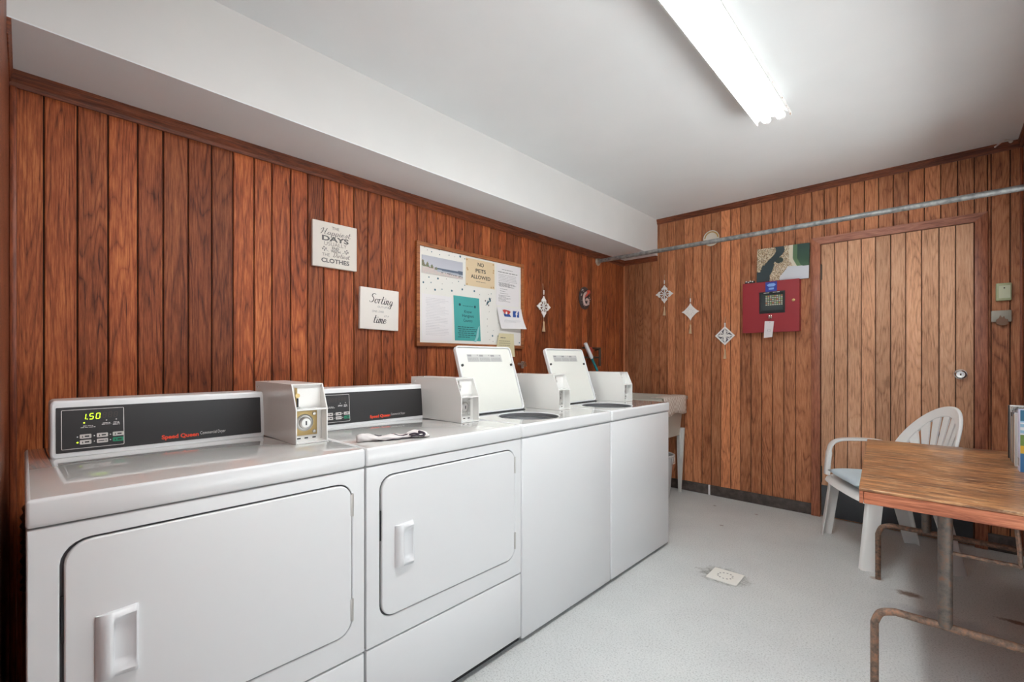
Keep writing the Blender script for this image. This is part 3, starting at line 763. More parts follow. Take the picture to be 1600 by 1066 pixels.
# dryer vent: foil duct behind the first dryer
q = MB(); P = catmull([(-2.10, .045, .42), (-2.105, .045, .56), (-2.10, .05, .68), (-2.08, .11, .74), (-2.06, .22, .70), (-2.06, .30, .60)], 10)
q.tube(P, [.050+(.004 if i % 2 else -.003) for i in range(len(P))], 18); o = q.build('vent_duct', FOIL)
tag(o, 'ribbed foil vent duct in the dark gap between the first dryer and the left wall', 'duct')
q = MB(); q.tube([(-2.215, .11, .08), (-2.215, .11, .90)], .012, 10); tag(q.build('gas_pipe', DARKM), 'thin dark pipe upright on the left wall behind the first dryer', 'pipe')

# rolled cloth on dryer 2
rn = random.Random(11)
base = Vector((-1.350, .722, .886)); end = Vector((-1.272, .940, .886)); q = MB(); n, m_ = 46, 18; rings = []
d = (end-base); L = d.length; d.normalize(); sd = Vector((-d.y, d.x, 0))
for i in range(n):
    f = i/(n-1); p = base+d*L*f; wv = .019+.003*math.sin(f*9)+.003*math.sin(f*23+1); hh = .0125-.0045*min(1, f/.35)+.0012*math.sin(f*17)+(.003 if f > .7 else 0)
    if f < .03: wv *= .8; hh *= .9
    if f > .97: wv *= .6; hh *= .5
    lat = .006*math.sin(f*11)
    rg = []
    for j in range(m_):
        a = 2*PI*j/m_; r_ = 1+.13*math.sin(3*a+f*20)+.08*math.sin(5*a-f*31)
        rg.append(q.bm.verts.new(p+sd*(lat+wv*math.cos(a)*r_)+Vector((0, 0, max(.0008, hh*(1+math.sin(a)*r_))))))
    rings.append(rg)
for i in range(n-1):
    for j in range(m_):
        f_ = q.bm.faces.new((rings[i][j], rings[i][(j+1) % m_], rings[i+1][(j+1) % m_], rings[i+1][j]))
q.bm.faces.new(rings[0]); q.bm.faces.new(rings[-1])
CLW = mat('white_terry', rgb(226, 220, 218), .9)
cl = q.build('rolled_cloth', CLW, sharp=180); tag(cl, 'small rolled white cloth with dark and red edging on the second dryer', 'cloth')
def cloth_line(P, r, m, nm):
    q = MB(); C = []
    for f, a in P:
        i = int(f*(n-1)); rg = rings_co[i]; aa = (a % 1)*m_; j = int(aa); v = rg[j % m_].lerp(rg[(j+1) % m_], aa-j); c = sum(rg, Vector())/m_
        C.append(v+(v-c).normalized()*r*.4)
    q.tube(catmull(C, 4), r, 6); q.build(nm, m, cl)
# recompute ring coordinates (mesh data is kept on the object)
vs = [v.co.copy() for v in cl.data.vertices]; rings_co = [vs[i*m_:(i+1)*m_] for i in range(n)]
DKC = mat('dark_edging', rgb(58, 50, 62), .9); RDC = mat('red_edging', rgb(176, 88, 84), .9)
cloth_line([(.28, .60), (.4, .62), (.50, .58), (.56, .61), (.64, .57), (.70, .60), (.78, .58), (.86, .60)], .0016, DKC, 'edging')
cloth_line([(.26, .20), (.30, .24), (.34, .19)], .0020, DKC, 'edging')
cloth_line([(.48, .20), (.52, .30), (.56, .36), (.62, .38), (.70, .34)], .0018, DKC, 'edging')
cloth_line([(.50, .27), (.56, .33), (.62, .355), (.68, .32)], .0014, RDC, 'edging')
cloth_line([(.72, .46), (.78, .42), (.84, .45), (.90, .42), (.93, .48), (.88, .52), (.80, .50), (.74, .53)], .0026, DKC, 'edging')
cloth_line([(.86, .34), (.90, .40), (.93, .46), (.90, .54)], .0045, DKC, 'edging')

# ------------------------------------------------------------------ things on the left wall
def canvas(label, u0, u1, v0, v1, m, name='wall_sign', rot=0, d=.022):
    t = thing(name, label, 'wall sign', (XW, (u0+u1)/2, (v0+v1)/2))
    w_, h_ = (u1-u0), (v1-v0)
    q = MB(); q.box(-w_/2, w_/2, -h_/2, h_/2, .001, d, bev=.003); q.xf(LEFT); q.build('canvas', m, t)
    t.rotation_euler = (rot, 0, 0); return t, w_, h_, d
t, w_, h_, d = canvas('cream canvas sign with mixed lettering ending in CLOTHES, higher on the left wall', .962, 1.194, 1.610, 1.836, CANVAS)
i1, i2 = Ink(d+.0008), Ink(d+.0008)
i2.text('THE', 0, .079, .022, width=.038)
script(i1, 'Happiest', .002, .050, .031, .156, .0016, 0)
i1.text('DAYS', 0, .020, .034, width=.140, bold=.035)
i2.text('USUALLY', 0, -.004, .028, width=.118, bold=-.008)
i1.text('END', 0, -.020, .018, width=.036, bold=.02); i1.text('WITH', 0, -.035, .018, width=.050, bold=.02)
for s_ in (-1, 1):
    i1.stroke([(s_*.035, -.034), (s_*.055, -.024), (s_*.072, -.018)], .0013)
    for a, b in ((.050, -.020), (.060, -.014), (.066, -.024), (.057, -.030)): i1.disc(s_*a, b, .0042, 8, .8)
i2.text('THE', -.050, -.058, .022, width=.038)
script(i2, 'Dirtiest', .030, -.058, .026, .088, .0014, 0)
i1.text('CLOTHES', 0, -.089, .030, width=.146, bold=.03)
i1.build('lettering', LETTER_G, t, LEFT); i2.build('thin_lettering', mat('brown_grey_print', rgb(128, 118, 112), .6), t, LEFT)
t, w_, h_, d = canvas('smaller white canvas sign with brush lettering, low beside the notice board', 1.212, 1.447, 1.312, 1.535, CANVASW, rot=math.radians(-1.0))
i1, i2 = Ink(d+.0008), Ink(d+.0008)
script(i1, 'Sorting', .005, .030, .052, .140, .0021, -.05)
i2.text('OUT LIFE', .016, .008, .015, width=.062); i2.text('ONE LOAD', -.012, -.018, .015, width=.070); i2.text('AT A', .040, -.040, .014, width=.030)
i1.build('lettering', LETTER_D, t, LEFT); i1 = Ink(d+.0008)
script(i1, 'time', -.002, -.076, .052, .080, .0022, 0)
i1.build('lettering', LETTER_D, t, LEFT); i2.build('thin_lettering', LETTER_F, t, LEFT)

# notice board
B0, B1, C0, C1 = 1.570, 2.512, 1.228, 1.848
nb = thing('notice_board', 'wood-framed notice board covered in printed white fabric on the left wall', 'notice board', (XW, 0, 0))
q = MB(); q.ring([(B0, C0), (B1, C0), (B1, C1), (B0, C1)], [(B0+.024, C0+.024), (B1-.024, C0+.024), (B1-.024, C1-.024), (B0+.024, C1-.024)], 0, .022); q.xf(LEFT); q.build('frame', OAK, nb, bevel=.003)
q = MB(); q.box(B0+.02, B1-.02, C0+.02, C1-.02, .001, .010); q.xf(LEFT); fb = q.build('fabric', CLOTH, nb)
rn = random.Random(5); ik, ik2 = Ink(.0106), Ink(.0106)
def Bm(px, py):   # position on the board from fractions of a sketch 1096 x 1066
    return B0+(px-45)/(1070-45)*(B1-B0), C1-(py-60-(px-45)*.20)/(975-(px-45)*.20)*(C1-C0)
for a, b, s_ in ((232, 130, 9), (268, 135, 4), (170, 157, 5), (235, 180, 5), (316, 182, 5), (415, 190, 10), (457, 210, 5), (148, 392, 6), (222, 402, 9), (293, 402, 3), (400, 422, 5),
                 (104, 442, 8), (165, 441, 5), (345, 437, 3), (457, 456, 5), (258, 450, 3), (128, 496, 3), (198, 507, 9), (256, 500, 5), (340, 510, 9), (434, 495, 9), (547, 508, 9), (600, 540, 4), (716, 531, 5),
                 (783, 551, 5), (688, 538, 3), (695, 697, 3), (676, 765, 4), (676, 830, 4), (730, 920, 9), (680, 886, 3), (788, 920, 5), (735, 972, 4), (115, 115, 4), (136, 142, 3), (345, 158, 3), (365, 195, 3),
                 (392, 730, 3), (394, 812, 3), (790, 800, 3), (740, 870, 3), (855, 912, 4), (928, 900, 4), (1027, 978, 7), (700, 955, 3), (972, 1003, 3)):
    u, v = Bm(a, b); (ik if s_ > 4 else ik2).disc(u, v, s_*.00078, 7)
for a, b, c, d_ in ((-.012, .004, .012, -.010), (-.004, .016, .008, .012), (.016, .026, .022, .016), (.010, .036, .016, .030)):
    ik.disc(2.161+a, 1.537+b-.01, .010, 8, .7)
ik.stroke([(2.135, 1.515), (2.150, 1.532), (2.168, 1.545), (2.185, 1.570)], .003)
for a, b in ((.0, .0), (-.018, .012), (.012, -.016), (.026, .026)): ik2.disc(2.150+a, 1.535+b, .006, 8)
ik.build('blue_dots', DOTB, fb, LEFT); ik2.build('small_dots', LETTER_G, fb, LEFT)
def sheet(name, label, cat, pts, m, w=.0115, curl=0, th=.0006):
    """pinned sheet: four corners (u,v) lower-left, lower-right, upper-right, upper-left"""
    t = thing(name, label, cat, (XW, 0, 0)); q = MB(); n = 8; G0, G1 = [], []
    for i in range(n+1):
        r0, r1 = [], []
        for j in range(n+1):
            a, b = j/n, i/n
            u = (pts[0][0]*(1-a)+pts[1][0]*a)*(1-b)+(pts[3][0]*(1-a)+pts[2][0]*a)*b; v = (pts[0][1]*(1-a)+pts[1][1]*a)*(1-b)+(pts[3][1]*(1-a)+pts[2][1]*a)*b
            ww = w+curl*(1-b)**2*(.4+.6*a)
            r0.append(q.bm.verts.new((u, v, ww))); r1.append(q.bm.verts.new((u, v, ww+th)))
        G0.append(r0); G1.append(r1)
    for G in (G0, G1):
        for i in range(n):
            for j in range(n): q.bm.faces.new((G[i][j], G[i][j+1], G[i+1][j+1], G[i+1][j]))
    for i in range(n):
        for A, B in (((0, i), (0, i+1)), ((n, i), (n, i+1)), ((i, 0), (i+1, 0)), ((i, n), (i+1, n))):
            q.bm.faces.new((G0[A[0]][A[1]], G0[B[0]][B[1]], G1[B[0]][B[1]], G1[A[0]][A[1]]))
    q.xf(LEFT); q.build('paper', m, t, sharp=40); return t
# beach print
def picture(name, parent, frame, w_, h_, nx, ny, fn, m, wz):
    bm = bmesh.new(); cl_ = bm.loops.layers.float_color.new('paint')
    V = [[bm.verts.new((w_*i/nx, h_*j/ny, wz)) for i in range(nx+1)] for j in range(ny+1)]
    for j in range(ny):
        for i in range(nx):
            f = bm.faces.new((V[j][i], V[j][i+1], V[j+1][i+1], V[j+1][i])); c = rgb(*fn((i+.5)/nx, (j+.5)/ny))
            for lp in f.loops: lp[cl_] = c
    bm.transform(frame); me = bpy.data.meshes.new(name); bm.to_mesh(me); bm.free(); me.materials.append(m)
    o = bpy.data.objects.new(name, me); COL.objects.link(o); o.parent = parent; return o
rb = random.Random(8)
def beach(u, v):
    if v > .42+.02*u: c = (205-20*v, 205-18*v, 212-16*v)
    elif v > .36-.10*u and u > .3: c = (92, 104, 122)
    elif v > .28-.14*u and u > .3: c = (176, 182, 190)
    else: c = (205+rb.uniform(-8, 8), 194+rb.uniform(-8, 8), 188)
    if u < .36 and .40-.3*u < v < .66-.9*u+.12*math.sin(u*60): c = (128+rb.uniform(-30, 25), 126+rb.uniform(-25, 20), 96)
    if abs(v-(.20-.18*(u-.5))) < .03 and u > .45 and rb.random() < .6: c = (120, 108, 104)
    return c
bp = thing('beach_photo', 'panoramic beach photo print pinned at the top left of the notice board', 'photo', (XW, 1.611, 1.665), 0)
q = MB(); q.box(0, .318, 0, .108, .0105, .0135); q.xf(LEFT); q.build('print_board', PAPER, bp)
picture('print', bp, LEFT, .318, .108, 64, 24, beach, PRINT, .0138)
t = sheet('no_pets_sign', 'tan card reading NO PETS ALLOWED on the notice board', 'sign', [(1.955, 1.633), (2.218, 1.633), (2.216, 1.812), (1.957, 1.812)], TAN)
ik = Ink(.0125)
for s_, v, wd in (('NO', 1.770, .056), ('PETS', 1.728, .092), ('ALLOWED', 1.686, .178)): ik.text(s_, 2.088, v, .034, width=wd, bold=.02)
ik.build('lettering', LETTER_D, t, LEFT)
ik = Ink(.0125); ik.words(2.045, 2.135, 1.667, .003, rn); ik.build('small_print', LETTER_G, t, LEFT)
ik = Ink(.0125)
for a, b in ((1.965, 1.80), (1.972, 1.735), (1.968, 1.745), (1.966, 1.64), (2.205, 1.80), (2.208, 1.76), (2.205, 1.745), (2.185, 1.642), (2.205, 1.645)): ik.disc(a, b, .006, 8)
ik.build('corner_stains', mat('ochre_stain', rgb(190, 150, 104), .6), t, LEFT)
t = sheet('typed_notice', 'long white typed notice at the right edge of the notice board under the top rail', 'notice', [(2.232, 1.530), (2.462, 1.530), (2.476, 1.815), (2.240, 1.815)], PAPER)
ik = Ink(.0125); ik.words(2.29, 2.40, 1.782, .004, rn); ik.words(2.25, 2.45, 1.762, .006, rn); ik.lines(2.256, 2.445, 1.690, 1.745, 6, rn, .0026); ik.lines(2.256, 2.445, 1.664, 1.684, 4, rn, .0045)
ik.lines(2.256, 2.38, 1.56, 1.60, 6, rn, .003); ik.lines(2.27, 2.36, 1.60, 1.645, 4, rn, .003); ik.build('typing', LETTER_F, t, LEFT)
t = sheet('printed_rules_sheet', 'large white printed sheet at the lower left of the notice board', 'notice', [(1.612, 1.262), (1.842, 1.270), (1.842, 1.543), (1.612, 1.543)], PAPER)
ik = Ink(.0125); ik.lines(1.640, 1.815, 1.300, 1.520, 24, rn, .0018); ik.build('typing', mat('pale_grey_print', rgb(196, 192, 196), .6), t, LEFT)
t = sheet('teal_flyer', 'teal flyer with dark type in the lower middle of the notice board', 'flyer', [(1.866, 1.272), (2.088, 1.272), (2.073, 1.556), (1.853, 1.556)], TEAL)
ik = Ink(.0125)
for s_, v, wd in (('Know', 1.452, .064), ('Hangout', 1.425, .100), ('Country', 1.395, .078)): ik.text(s_, 1.975, v, .026, width=wd, bold=.01)
ik.disc(1.905, 1.502, .009, 8); ik.disc(2.035, 1.497, .009, 8); ik.words(1.93, 2.02, 1.497, .003, rn)
ik.lines(1.890, 2.055, 1.295, 1.360, 6, rn, .0045); ik.build('dark_type', mat('dark_teal_print', rgb(34, 76, 84), .6), t, LEFT)
q = MB(); q.prism([(2.026, 1.268), (2.046, 1.266), (2.066, 1.30), (2.070, 1.34), (2.078, 1.376), (2.066, 1.366), (2.054, 1.34), (2.046, 1.30)], .0126, .0136); q.xf(LEFT); q.build('clear_tape', mat('clear_tape', rgb(150, 205, 205), .2), t)
t = sheet('contact_notice', 'white sheet with a blue square and a red badge curling off the notice board', 'notice', [(2.262, 1.366), (2.505, 1.372), (2.478, 1.518), (2.231, 1.512)], PAPER, w=.0228, curl=.03)
ik, ik2, ik3 = Ink(.0290), Ink(.0290), Ink(.0295)
ik.rect(2.385, 2.450, 1.453, 1.497); ik3.text('f', 2.424, 1.452, .062, width=.026, bold=.03)
ik2.poly([(2.278, 1.496), (2.300, 1.500), (2.345, 1.496), (2.362, 1.488), (2.345, 1.470), (2.300, 1.472)])
ik.poly([(2.290, 1.472), (2.352, 1.470), (2.366, 1.452), (2.300, 1.452)]); ik3.disc(2.318, 1.478, .010, 10)
ik.build('blue_marks', BLUE, t, LEFT); ik2.build('red_badge', REDL, t, LEFT); ik3.build('white_marks', PAPER, t, LEFT)
ik = Ink(.0350); ik.lines(2.29, 2.46, 1.414, 1.428, 3, rn, .002); ik.build('typing', mat('pale_grey_print_2', rgb(190, 188, 190), .6), t, LEFT)
t = sheet('yellowed_note', 'pale yellow note hanging over the bottom rail of the notice board behind the raised lid', 'notice', [(2.205, 1.17), (2.405, 1.17), (2.398, 1.333), (2.250, 1.333)], YEL, w=.0245, curl=.004)
ik = Ink(.0275); ik.words(2.26, 2.31, 1.303, .005, rn); ik.lines(2.245, 2.36, 1.25, 1.28, 3, rn, .003); ik.build('typing', LETTER_G, t, LEFT)

# small valve and laundry faucet on the left wall
t = thing('shutoff_valve', 'small silver valve on the left wall behind the first washer lid', 'valve', (XW, 2.475, 1.118))
q = MB(); q.tube([(0, 0, 0), (.05, 0, 0)], .010, 10); q.tube([(.04, 0, -.03), (.04, 0, .02)], .011, 10); q.build('valve_body', STEEL, t)
q = MB(); q.lathe([(0, .0), (.018, .002), (.02, .006), (0, .010)], 12, (.055, 0, .0), Matrix.Rotation(PI/2, 4, 'Y')); q.tube([(.06, -.02, .015), (.06, .02, -.015)], .004, 6); q.build('valve_handle', CHROME, t)
t = thing('laundry_faucet', 'old steel laundry faucet with a red valve handle on the left wall above the sink', 'faucet', (XW, 3.34, 1.215))
q = MB(); q.tube([(.05, -.12, .035), (.05, .16, .035)], .008, 8); q.tube([(.05, -.10, -.045), (.05, .13, -.045)], .008, 8)
q.tube([(.0, .15, .02), (.05, .15, .035)], .009, 8); q.tube([(.05, .15, .04), (.05, .15, -.12)], .011, 8); q.tube([(0, -.09, -.01), (.05, -.09, -.045)], .009, 8); q.build('pipework', DARKM, t)
q = MB(); q.lathe([(0, 0), (.032, .004), (.034, .012), (0, .018)], 12, (.058, -.02, .01), Matrix.Rotation(PI/2, 4, 'Y')); q.tube([(.05, -.02, .04), (.05, -.02, -.045)], .01, 8); q.build('red_handle', REDH, t)
t = thing('long_brush', 'teal brush handle with a white grip standing in the utility sink behind the far washer', 'brush', (-2.14, 3.27, .84))
top = Vector((-2.17, 3.209, 1.290)); P0 = Vector((-2.10, 3.44, .860))-Vector((-2.14, 3.27, .84))
tp = top-Vector((-2.14, 3.27, .84)); gm = P0.lerp(tp, .70)
MB().tube([P0, gm], .011, 12).build('handle', TEALP, t)
MB().tube([gm, gm.lerp(tp, .1), gm.lerp(tp, .97), tp], [.012, .0165, .0165, .012], 14).build('grip', PLASTICW, t)
q = MB(); q.box(-.02, .10, .19, .27, -.01, .035, bev=.012); q.build('bristles', mat('brush_bristles', rgb(180, 180, 170), .9), t)

# hanging wooden ornaments
def ornament(kind, label, loc, frame, th=.006):
    t = thing('hanging_ornament', label, 'wall ornament', loc, 0, 'white wooden ornaments with tassels')
    def P(q, nm, m): q.xf(frame); return q.build(nm, m, t)
    w_ = .010
    top = {'flake': .095, 'star': .085, 'lattice': .075}[kind]
    P(MB().tube([(0, top, w_+th/2), (-.003, top+.035, w_), (0, top+.085, .004)], .0016, 6), 'string', CREAMT)
    q = MB()
    for i in range(3): q.sphere((0, top+.004+.0115*i, w_+th/2), .0062, 10)
    P(q, 'beads', WHITEWOOD)
    if kind == 'flake':
        q = MB()
        for a in range(4):
            c, s = math.cos(a*PI/2), math.sin(a*PI/2)
            def R(u, v): return (u*c-v*s, u*s+v*c)
            for (cu, cv, h, wd) in ((.0, .058, .026, .017), (-.019, .046, .014, .010), (.019, .046, .014, .010), (0, .030, .012, .007)):
                q.prism([R(cu, cv-h), R(cu+wd, cv), R(cu, cv+h), R(cu-wd, cv)], w_, w_+th)
            q.prism([R(-.004, 0), R(.004, 0), R(.003, .062), R(-.003, .062)], w_, w_+th*.8)
            q.prism([R(-.002, .004), R(.004, .0), R(.036, .032), R(.030, .037)], w_, w_+th*.8)
        P(q, 'snowflake', WHITEWOOD); bot = -.082
    elif kind == 'star':
        pts = []
        for a in range(4):
            t0 = a*PI/2; pts += [(.078*math.cos(t0), .078*math.sin(t0))]
            for rr, da in ((.058, .18), (.049, .45), (.046, PI/4), (.049, PI/2-.45), (.058, PI/2-.18)): pts.append((rr*math.cos(t0+da), rr*math.sin(t0+da)))
        P(MB().prism(pts, w_, w_+th), 'star', WHITEWOOD)
        ik = Ink(w_+th+.0004)
        for r_ in (.022, .034): 
            for a in range(24):
                if a % 3: 
                    t0 = 2*PI*a/24; ik.disc(r_*math.cos(t0), r_*math.sin(t0), .0018, 5)
        ik.build('cutouts', LETTER_F, t, frame); bot = -.080
    else:
        q = MB(); R0, R1 = .079, .062
        q.ring([(R0, 0), (0, R0), (-R0, 0), (0, -R0)], [(R1, 0), (0, R1), (-R1, 0), (0, -R1)], w_, w_+th)
        for a in range(4):
            c, s = math.cos(a*PI/2), math.sin(a*PI/2)
            def R(u, v): return (u*c-v*s, u*s+v*c)
            q.prism([R(-.004, 0), R(.004, 0), R(.012, .030), R(0, .062), R(-.012, .030)], w_, w_+th)
            q.prism([R(.003, .006), R(.006, .003), R(.034, .031), R(.031, .034)], w_, w_+th)
            q.prism([R(.010, .040), R(.013, .043), R(.034, .024), R(.024, .022)], w_, w_+th*.9)
        P(q, 'lattice', WHITEWOOD)
        P(MB().prism([(.064, 0), (0, .064), (-.064, 0), (0, -.064)], w_-.004, w_-.002), 'backing', mat('dark_blue_grey', rgb(96, 96, 104), .7)); bot = -.080
    P(MB().tube([(0, bot+.004, w_+th/2), (0, bot-.035, w_+th/2)], .0014, 6), 'tassel_cord', CREAMT)
    P(MB().tube([(0, bot-.030, w_+th/2), (0, bot-.040, w_+th/2), (.001, bot-.055, w_+th/2), (-.002, bot-.112, w_+th/2)], [.003, .0075, .006, .014], 10), 'tassel', CREAMT)
    return t
ornament('flake', 'white snowflake ornament with a tassel, alone on the left wall right of the notice board', (XW, 2.752, 1.560), LEFT)
ornament('flake', 'white snowflake ornament with a tassel on the back wall, nearest the corner', (-1.836, YB, 1.747), BACK)
ornament('star', 'white four-pointed star ornament with a tassel, the middle one on the back wall', (-1.598, YB, 1.570), BACK)
ornament('lattice', 'white diamond lattice ornament with a tassel, lowest, left of the red alarm box', (-1.310, YB, 1.350), BACK)

# oval relief ornament with a red swirl
t = thing('oval_wall_ornament', 'dark oval wall ornament with a coiled red and white figure near the back corner', 'wall ornament', (XW, 3.315, 1.682))
q = MB(); q.lathe([(0, 0), (.085, 0), (.088, .010), (.074, .016), (.05, .012), (0, .010)], 32); q.xf(LEFT@Matrix.Diagonal((.93, 1.12, 1, 1))); q.build('oval_base', mat('dark_marbled', rgb(66, 54, 52), .4), t)
rn2 = random.Random(2)
q = MB(); P = catmull([(.042, .062, .02), (.015, .050, .022), (-.02, .030, .022), (-.036, -.012, .022), (-.018, -.055, .022), (.022, -.052, .022), (.036, -.020, .022), (.012, -.006, .024), (-.004, -.022, .024)], 6)
q.tube(P, [.006+.006*min(1, i/8)-.004*i/len(P) for i in range(len(P))], 8); q.xf(LEFT); q.build('coil', mat('pale_pink_glaze', rgb(206, 176, 168), .35), t)
q = MB(); P = catmull([(.062, .052, .02), (.030, .058, .026), (.006, .030, .030), (-.020, .004, .028)], 6); q.tube(P, [.004+.011*math.sin(PI*min(1, .15+i/len(P))) for i in range(len(P))], 8); q.xf(LEFT); q.build('red_head', mat('red_glaze', rgb(196, 74, 58), .35), t)
SHELLW = mat('shell_white', rgb(190, 180, 176), .5)
for i in range(22):
    q = MB(); a = rn2.uniform(0, 2*PI); r_ = rn2.uniform(.055, .078); q.sphere((r_*.93*math.cos(a), r_*1.12*math.sin(a), .015), rn2.uniform(.003, .006), 8)
    q.xf(LEFT); q.build('shell_bit', SHELLW, t)

# ------------------------------------------------------------------ things on the back wall
t = thing('round_wall_plate', 'round white plate with a golden rim pattern, high on the back wall behind the pipe', 'plate', (-1.420, YB, 2.180))
q = MB(); q.lathe([(0, .004), (.040, .005), (.048, .010), (.066, .017), (.066, .014), (.045, .0), (0, 0)], 36); q.xf(BACK); q.build('plate_body', mat('plate_white', rgb(214, 208, 196), .35), t)
ik = Ink(0); q = MB()
for i in range(20):
    a = PI*(.05+.9*i/19); q.sphere((.054*math.cos(a), .054*math.sin(a), .0135), .0062, 8, (1, 1, .35))
q.xf(BACK); q.build('gold_pattern', mat('gold_pattern', rgb(190, 150, 84), .5), t); ik.q.bm.free()

t = thing('fire_alarm_panel', 'red metal fire alarm control box with a small window on the back wall', 'alarm panel', (-1.155, YB, 1.364))
D = .070
q = MB(); q.box(0, .388, .0, .388, 0, D-.012); q.xf(BACK); q.build('enclosure', REDBOX, t)
q = MB(); q.ring([(-.002, -.002), (.390, -.002), (.390, .390), (-.002, .390)], [(.125, .148), (.292, .148), (.292, .305), (.125, .305)], D-.012, D, ); q.xf(BACK); dd = q.build('door', REDBOX, t, bevel=.002)
q = MB(); q.ring([(.120, .143), (.297, .143), (.297, .310), (.120, .310)], [(.134, .166), (.286, .166), (.286, .295), (.134, .295)], D-.001, D+.004); q.xf(BACK); q.build('window_gasket', BLACKG, dd, bevel=.002)
q = MB(); q.box(.1255, .2915, .1485, .3045, D-.0122, D-.010); q.xf(BACK); q.build('circuit_face', mat('dark_green_face', rgb(52, 62, 62), .4), t)
rn3 = random.Random(9); A, Bk, Cc = Ink(D-.0094), Ink(D-.0094), Ink(D-.0094)
for i in range(8):
    for j in range(6):
        u, v = .162+i*.0150, .205+j*.0135
        (A, Bk, Cc)[(i+j*2) % 3 if j % 2 else 0].rect(u, u+.011, v, v+.009)
A.build('pale_keys', mat('pale_keys', rgb(190, 190, 170), .5), t, BACK); Bk.build('green_keys', mat('green_keys', rgb(150, 180, 110), .5), t, BACK); Cc.build('amber_keys', mat('amber_keys', rgb(200, 130, 90), .5), t, BACK)
ik = Ink(D+.0045); ik.words(.152, .190, .301, .004, rn3); ik.words(.215, .262, .303, .005, rn3); ik.build('window_print', LETTER_W, dd, BACK)
q = MB(); q.lathe([(0, 0), (.011, 0), (.010, .006), (0, .008)], 16, (.352, .232, D)); q.xf(BACK); q.build('lock', BRASSTINT, dd)
q = MB(); q.prism([(.163, .302+.008), (.243, .312), (.243, .385), (.163, .385)], D+.0002, D+.001); q.xf(BACK); st_ = q.build('blue_sticker', STICKB, dd)
ik = Ink(D+.0014); ik.poly([(.172, .362), (.190, .372), (.222, .372), (.236, .362), (.222, .348), (.186, .348)]); ik.rect(.186, .222, .325, .340); ik.build('sticker_print', mat('light_blue', rgb(130, 170, 226), .5), st_, BACK)
for a in (.186, .200):
    q = MB(); q.box(a, a+.010, .104, .128, D, D+.012, bev=.001); q.xf(BACK); q.build('key_hasp', CHROME, dd)
t2 = thing('inspection_tag', 'white paper tag hanging from the red alarm box', 'tag', (-1.155, YB, 1.364))
q = MB(); q.prism([(.150+.003, -.046), (.212, -.040), (.224, .080), (.165, .084), (.160, .082)], D+.006, D+.0068); q.xf(BACK); q.build('paper', PAPER, t2)
q = MB(); q.tube([(.198, .082, D+.007), (.197, .095, D+.009), (.199, .106, D+.013)], .0014, 6); q.xf(BACK); q.build('tie', DARKM, t2)
ik = Ink(D+.0072); ik.disc(.196, .074, .003, 8); ik.frame(.180, .200, .002, .020, .0012, .004); ik.build('print', LETTER_F, t2, BACK)

rp = random.Random(21)
def aerial(u, v):
    # channel, town, beach, sea
    ch = .30+.16*math.sin((v-.1)*2.6)-.30*(1-v)+.05*math.sin(v*9)
    bx = .62+.55*(v-.5)**2+(.12 if v < .42 else 0)
    sea = .70+.45*max(0, .62-v)**1.2
    if v < .40-.10*(u-.6) and u > .40+.55*v*1.0 and u > .45: return (205, 208, 214)
    if u > sea+.08: return (36+40*(1-v), 66+46*(1-v), 60+12*(1-v))
    if u > sea: return (84+30*(1-v), 116+20*(1-v), 88)
    if u > sea-.07: return (214, 206, 186)
    wch = .085 if v > .5 else .12
    if abs(u-ch) < wch or (v < .3 and u < .26): return (44+rp.uniform(-4, 4), 60, 64)
    if .36 < u < .52 and .50 < v < .70 and (u-.44)**2+(v-.6)**2 < .007: return (52, 66, 60)
    r = rp.random()
    return (206, 190, 160) if r < .45 else (148, 116, 84) if r < .75 else (94, 84, 66) if r < .9 else (228, 220, 204)
t = thing('aerial_photo_canvas', 'aerial coast photo canvas standing on top of the red alarm box', 'picture', (-1.065, YB, 1.760))
t.rotation_euler = (0, math.radians(1.0), 0)
q = MB(); q.box(0, .352, 0, .262, .012, .030, bev=.001); q.xf(BACK); q.build('stretcher', mat('canvas_edge_dark', rgb(50, 54, 54), .7), t)
picture('print', t, BACK, .352, .262, 110, 82, aerial, PRINT, .0305)
t = thing('terminal_block', 'small black terminal block with pale screws on the left top corner of the alarm box', 'terminal block', (-1.15, YB, 1.7545))
q = MB(); q.box(0, .068, 0, .024, .010, .034, bev=.003); q.xf(BACK); q.build('block', BLACKG, t)
q = MB()
for u, v in ((.010, .016), (.026, .010), (.040, .018), (.056, .014)): q.sphere((u, v+.004, .034), .0065, 8, (1, .8, .6))
q.xf(BACK); q.build('screws', WHITEWOOD, t)

t = thing('thermostat', 'small pale green wall box right of the door', 'thermostat', (.240, YB, 1.500))
q = MB(); q.box(0, .064, 0, .104, 0, .030, bev=.004); q.xf(BACK); q.build('housing', GREENISH, t)
q = MB(); q.prism(rrect(.012, .058, .014, .088, .003, 3), .030, .0312); q.xf(BACK); q.build('cover_label', mat('pale_label', rgb(200, 206, 178), .5), t)
ik = Ink(.0318); ik.disc(.034, .074, .004, 8); ik.build('dial_mark', LETTER_D, t, BACK)
t = thing('letter_holder', 'small grey metal holder with a rusty clip below the pale green wall box', 'letter holder', (.221, YB, 1.352))
q = MB(); q.box(0, .083, .022, .090, 0, .028, bev=.003); q.xf(BACK); q.build('holder', mat('grey_tin', rgb(156, 152, 140), .5, metal=.3), t)
q = MB(); q.prism([(.020, .010), (.030, .002), (.058, .002), (.068, .010), (.068, .034), (.056, .040), (.052, .056), (.044, .046), (.036, .062), (.030, .044), (.020, .034)], .029, .036); q.xf(BACK); q.build('rusty_clip', mat('rusty_clip', rgb(128, 98, 78), .7), t)

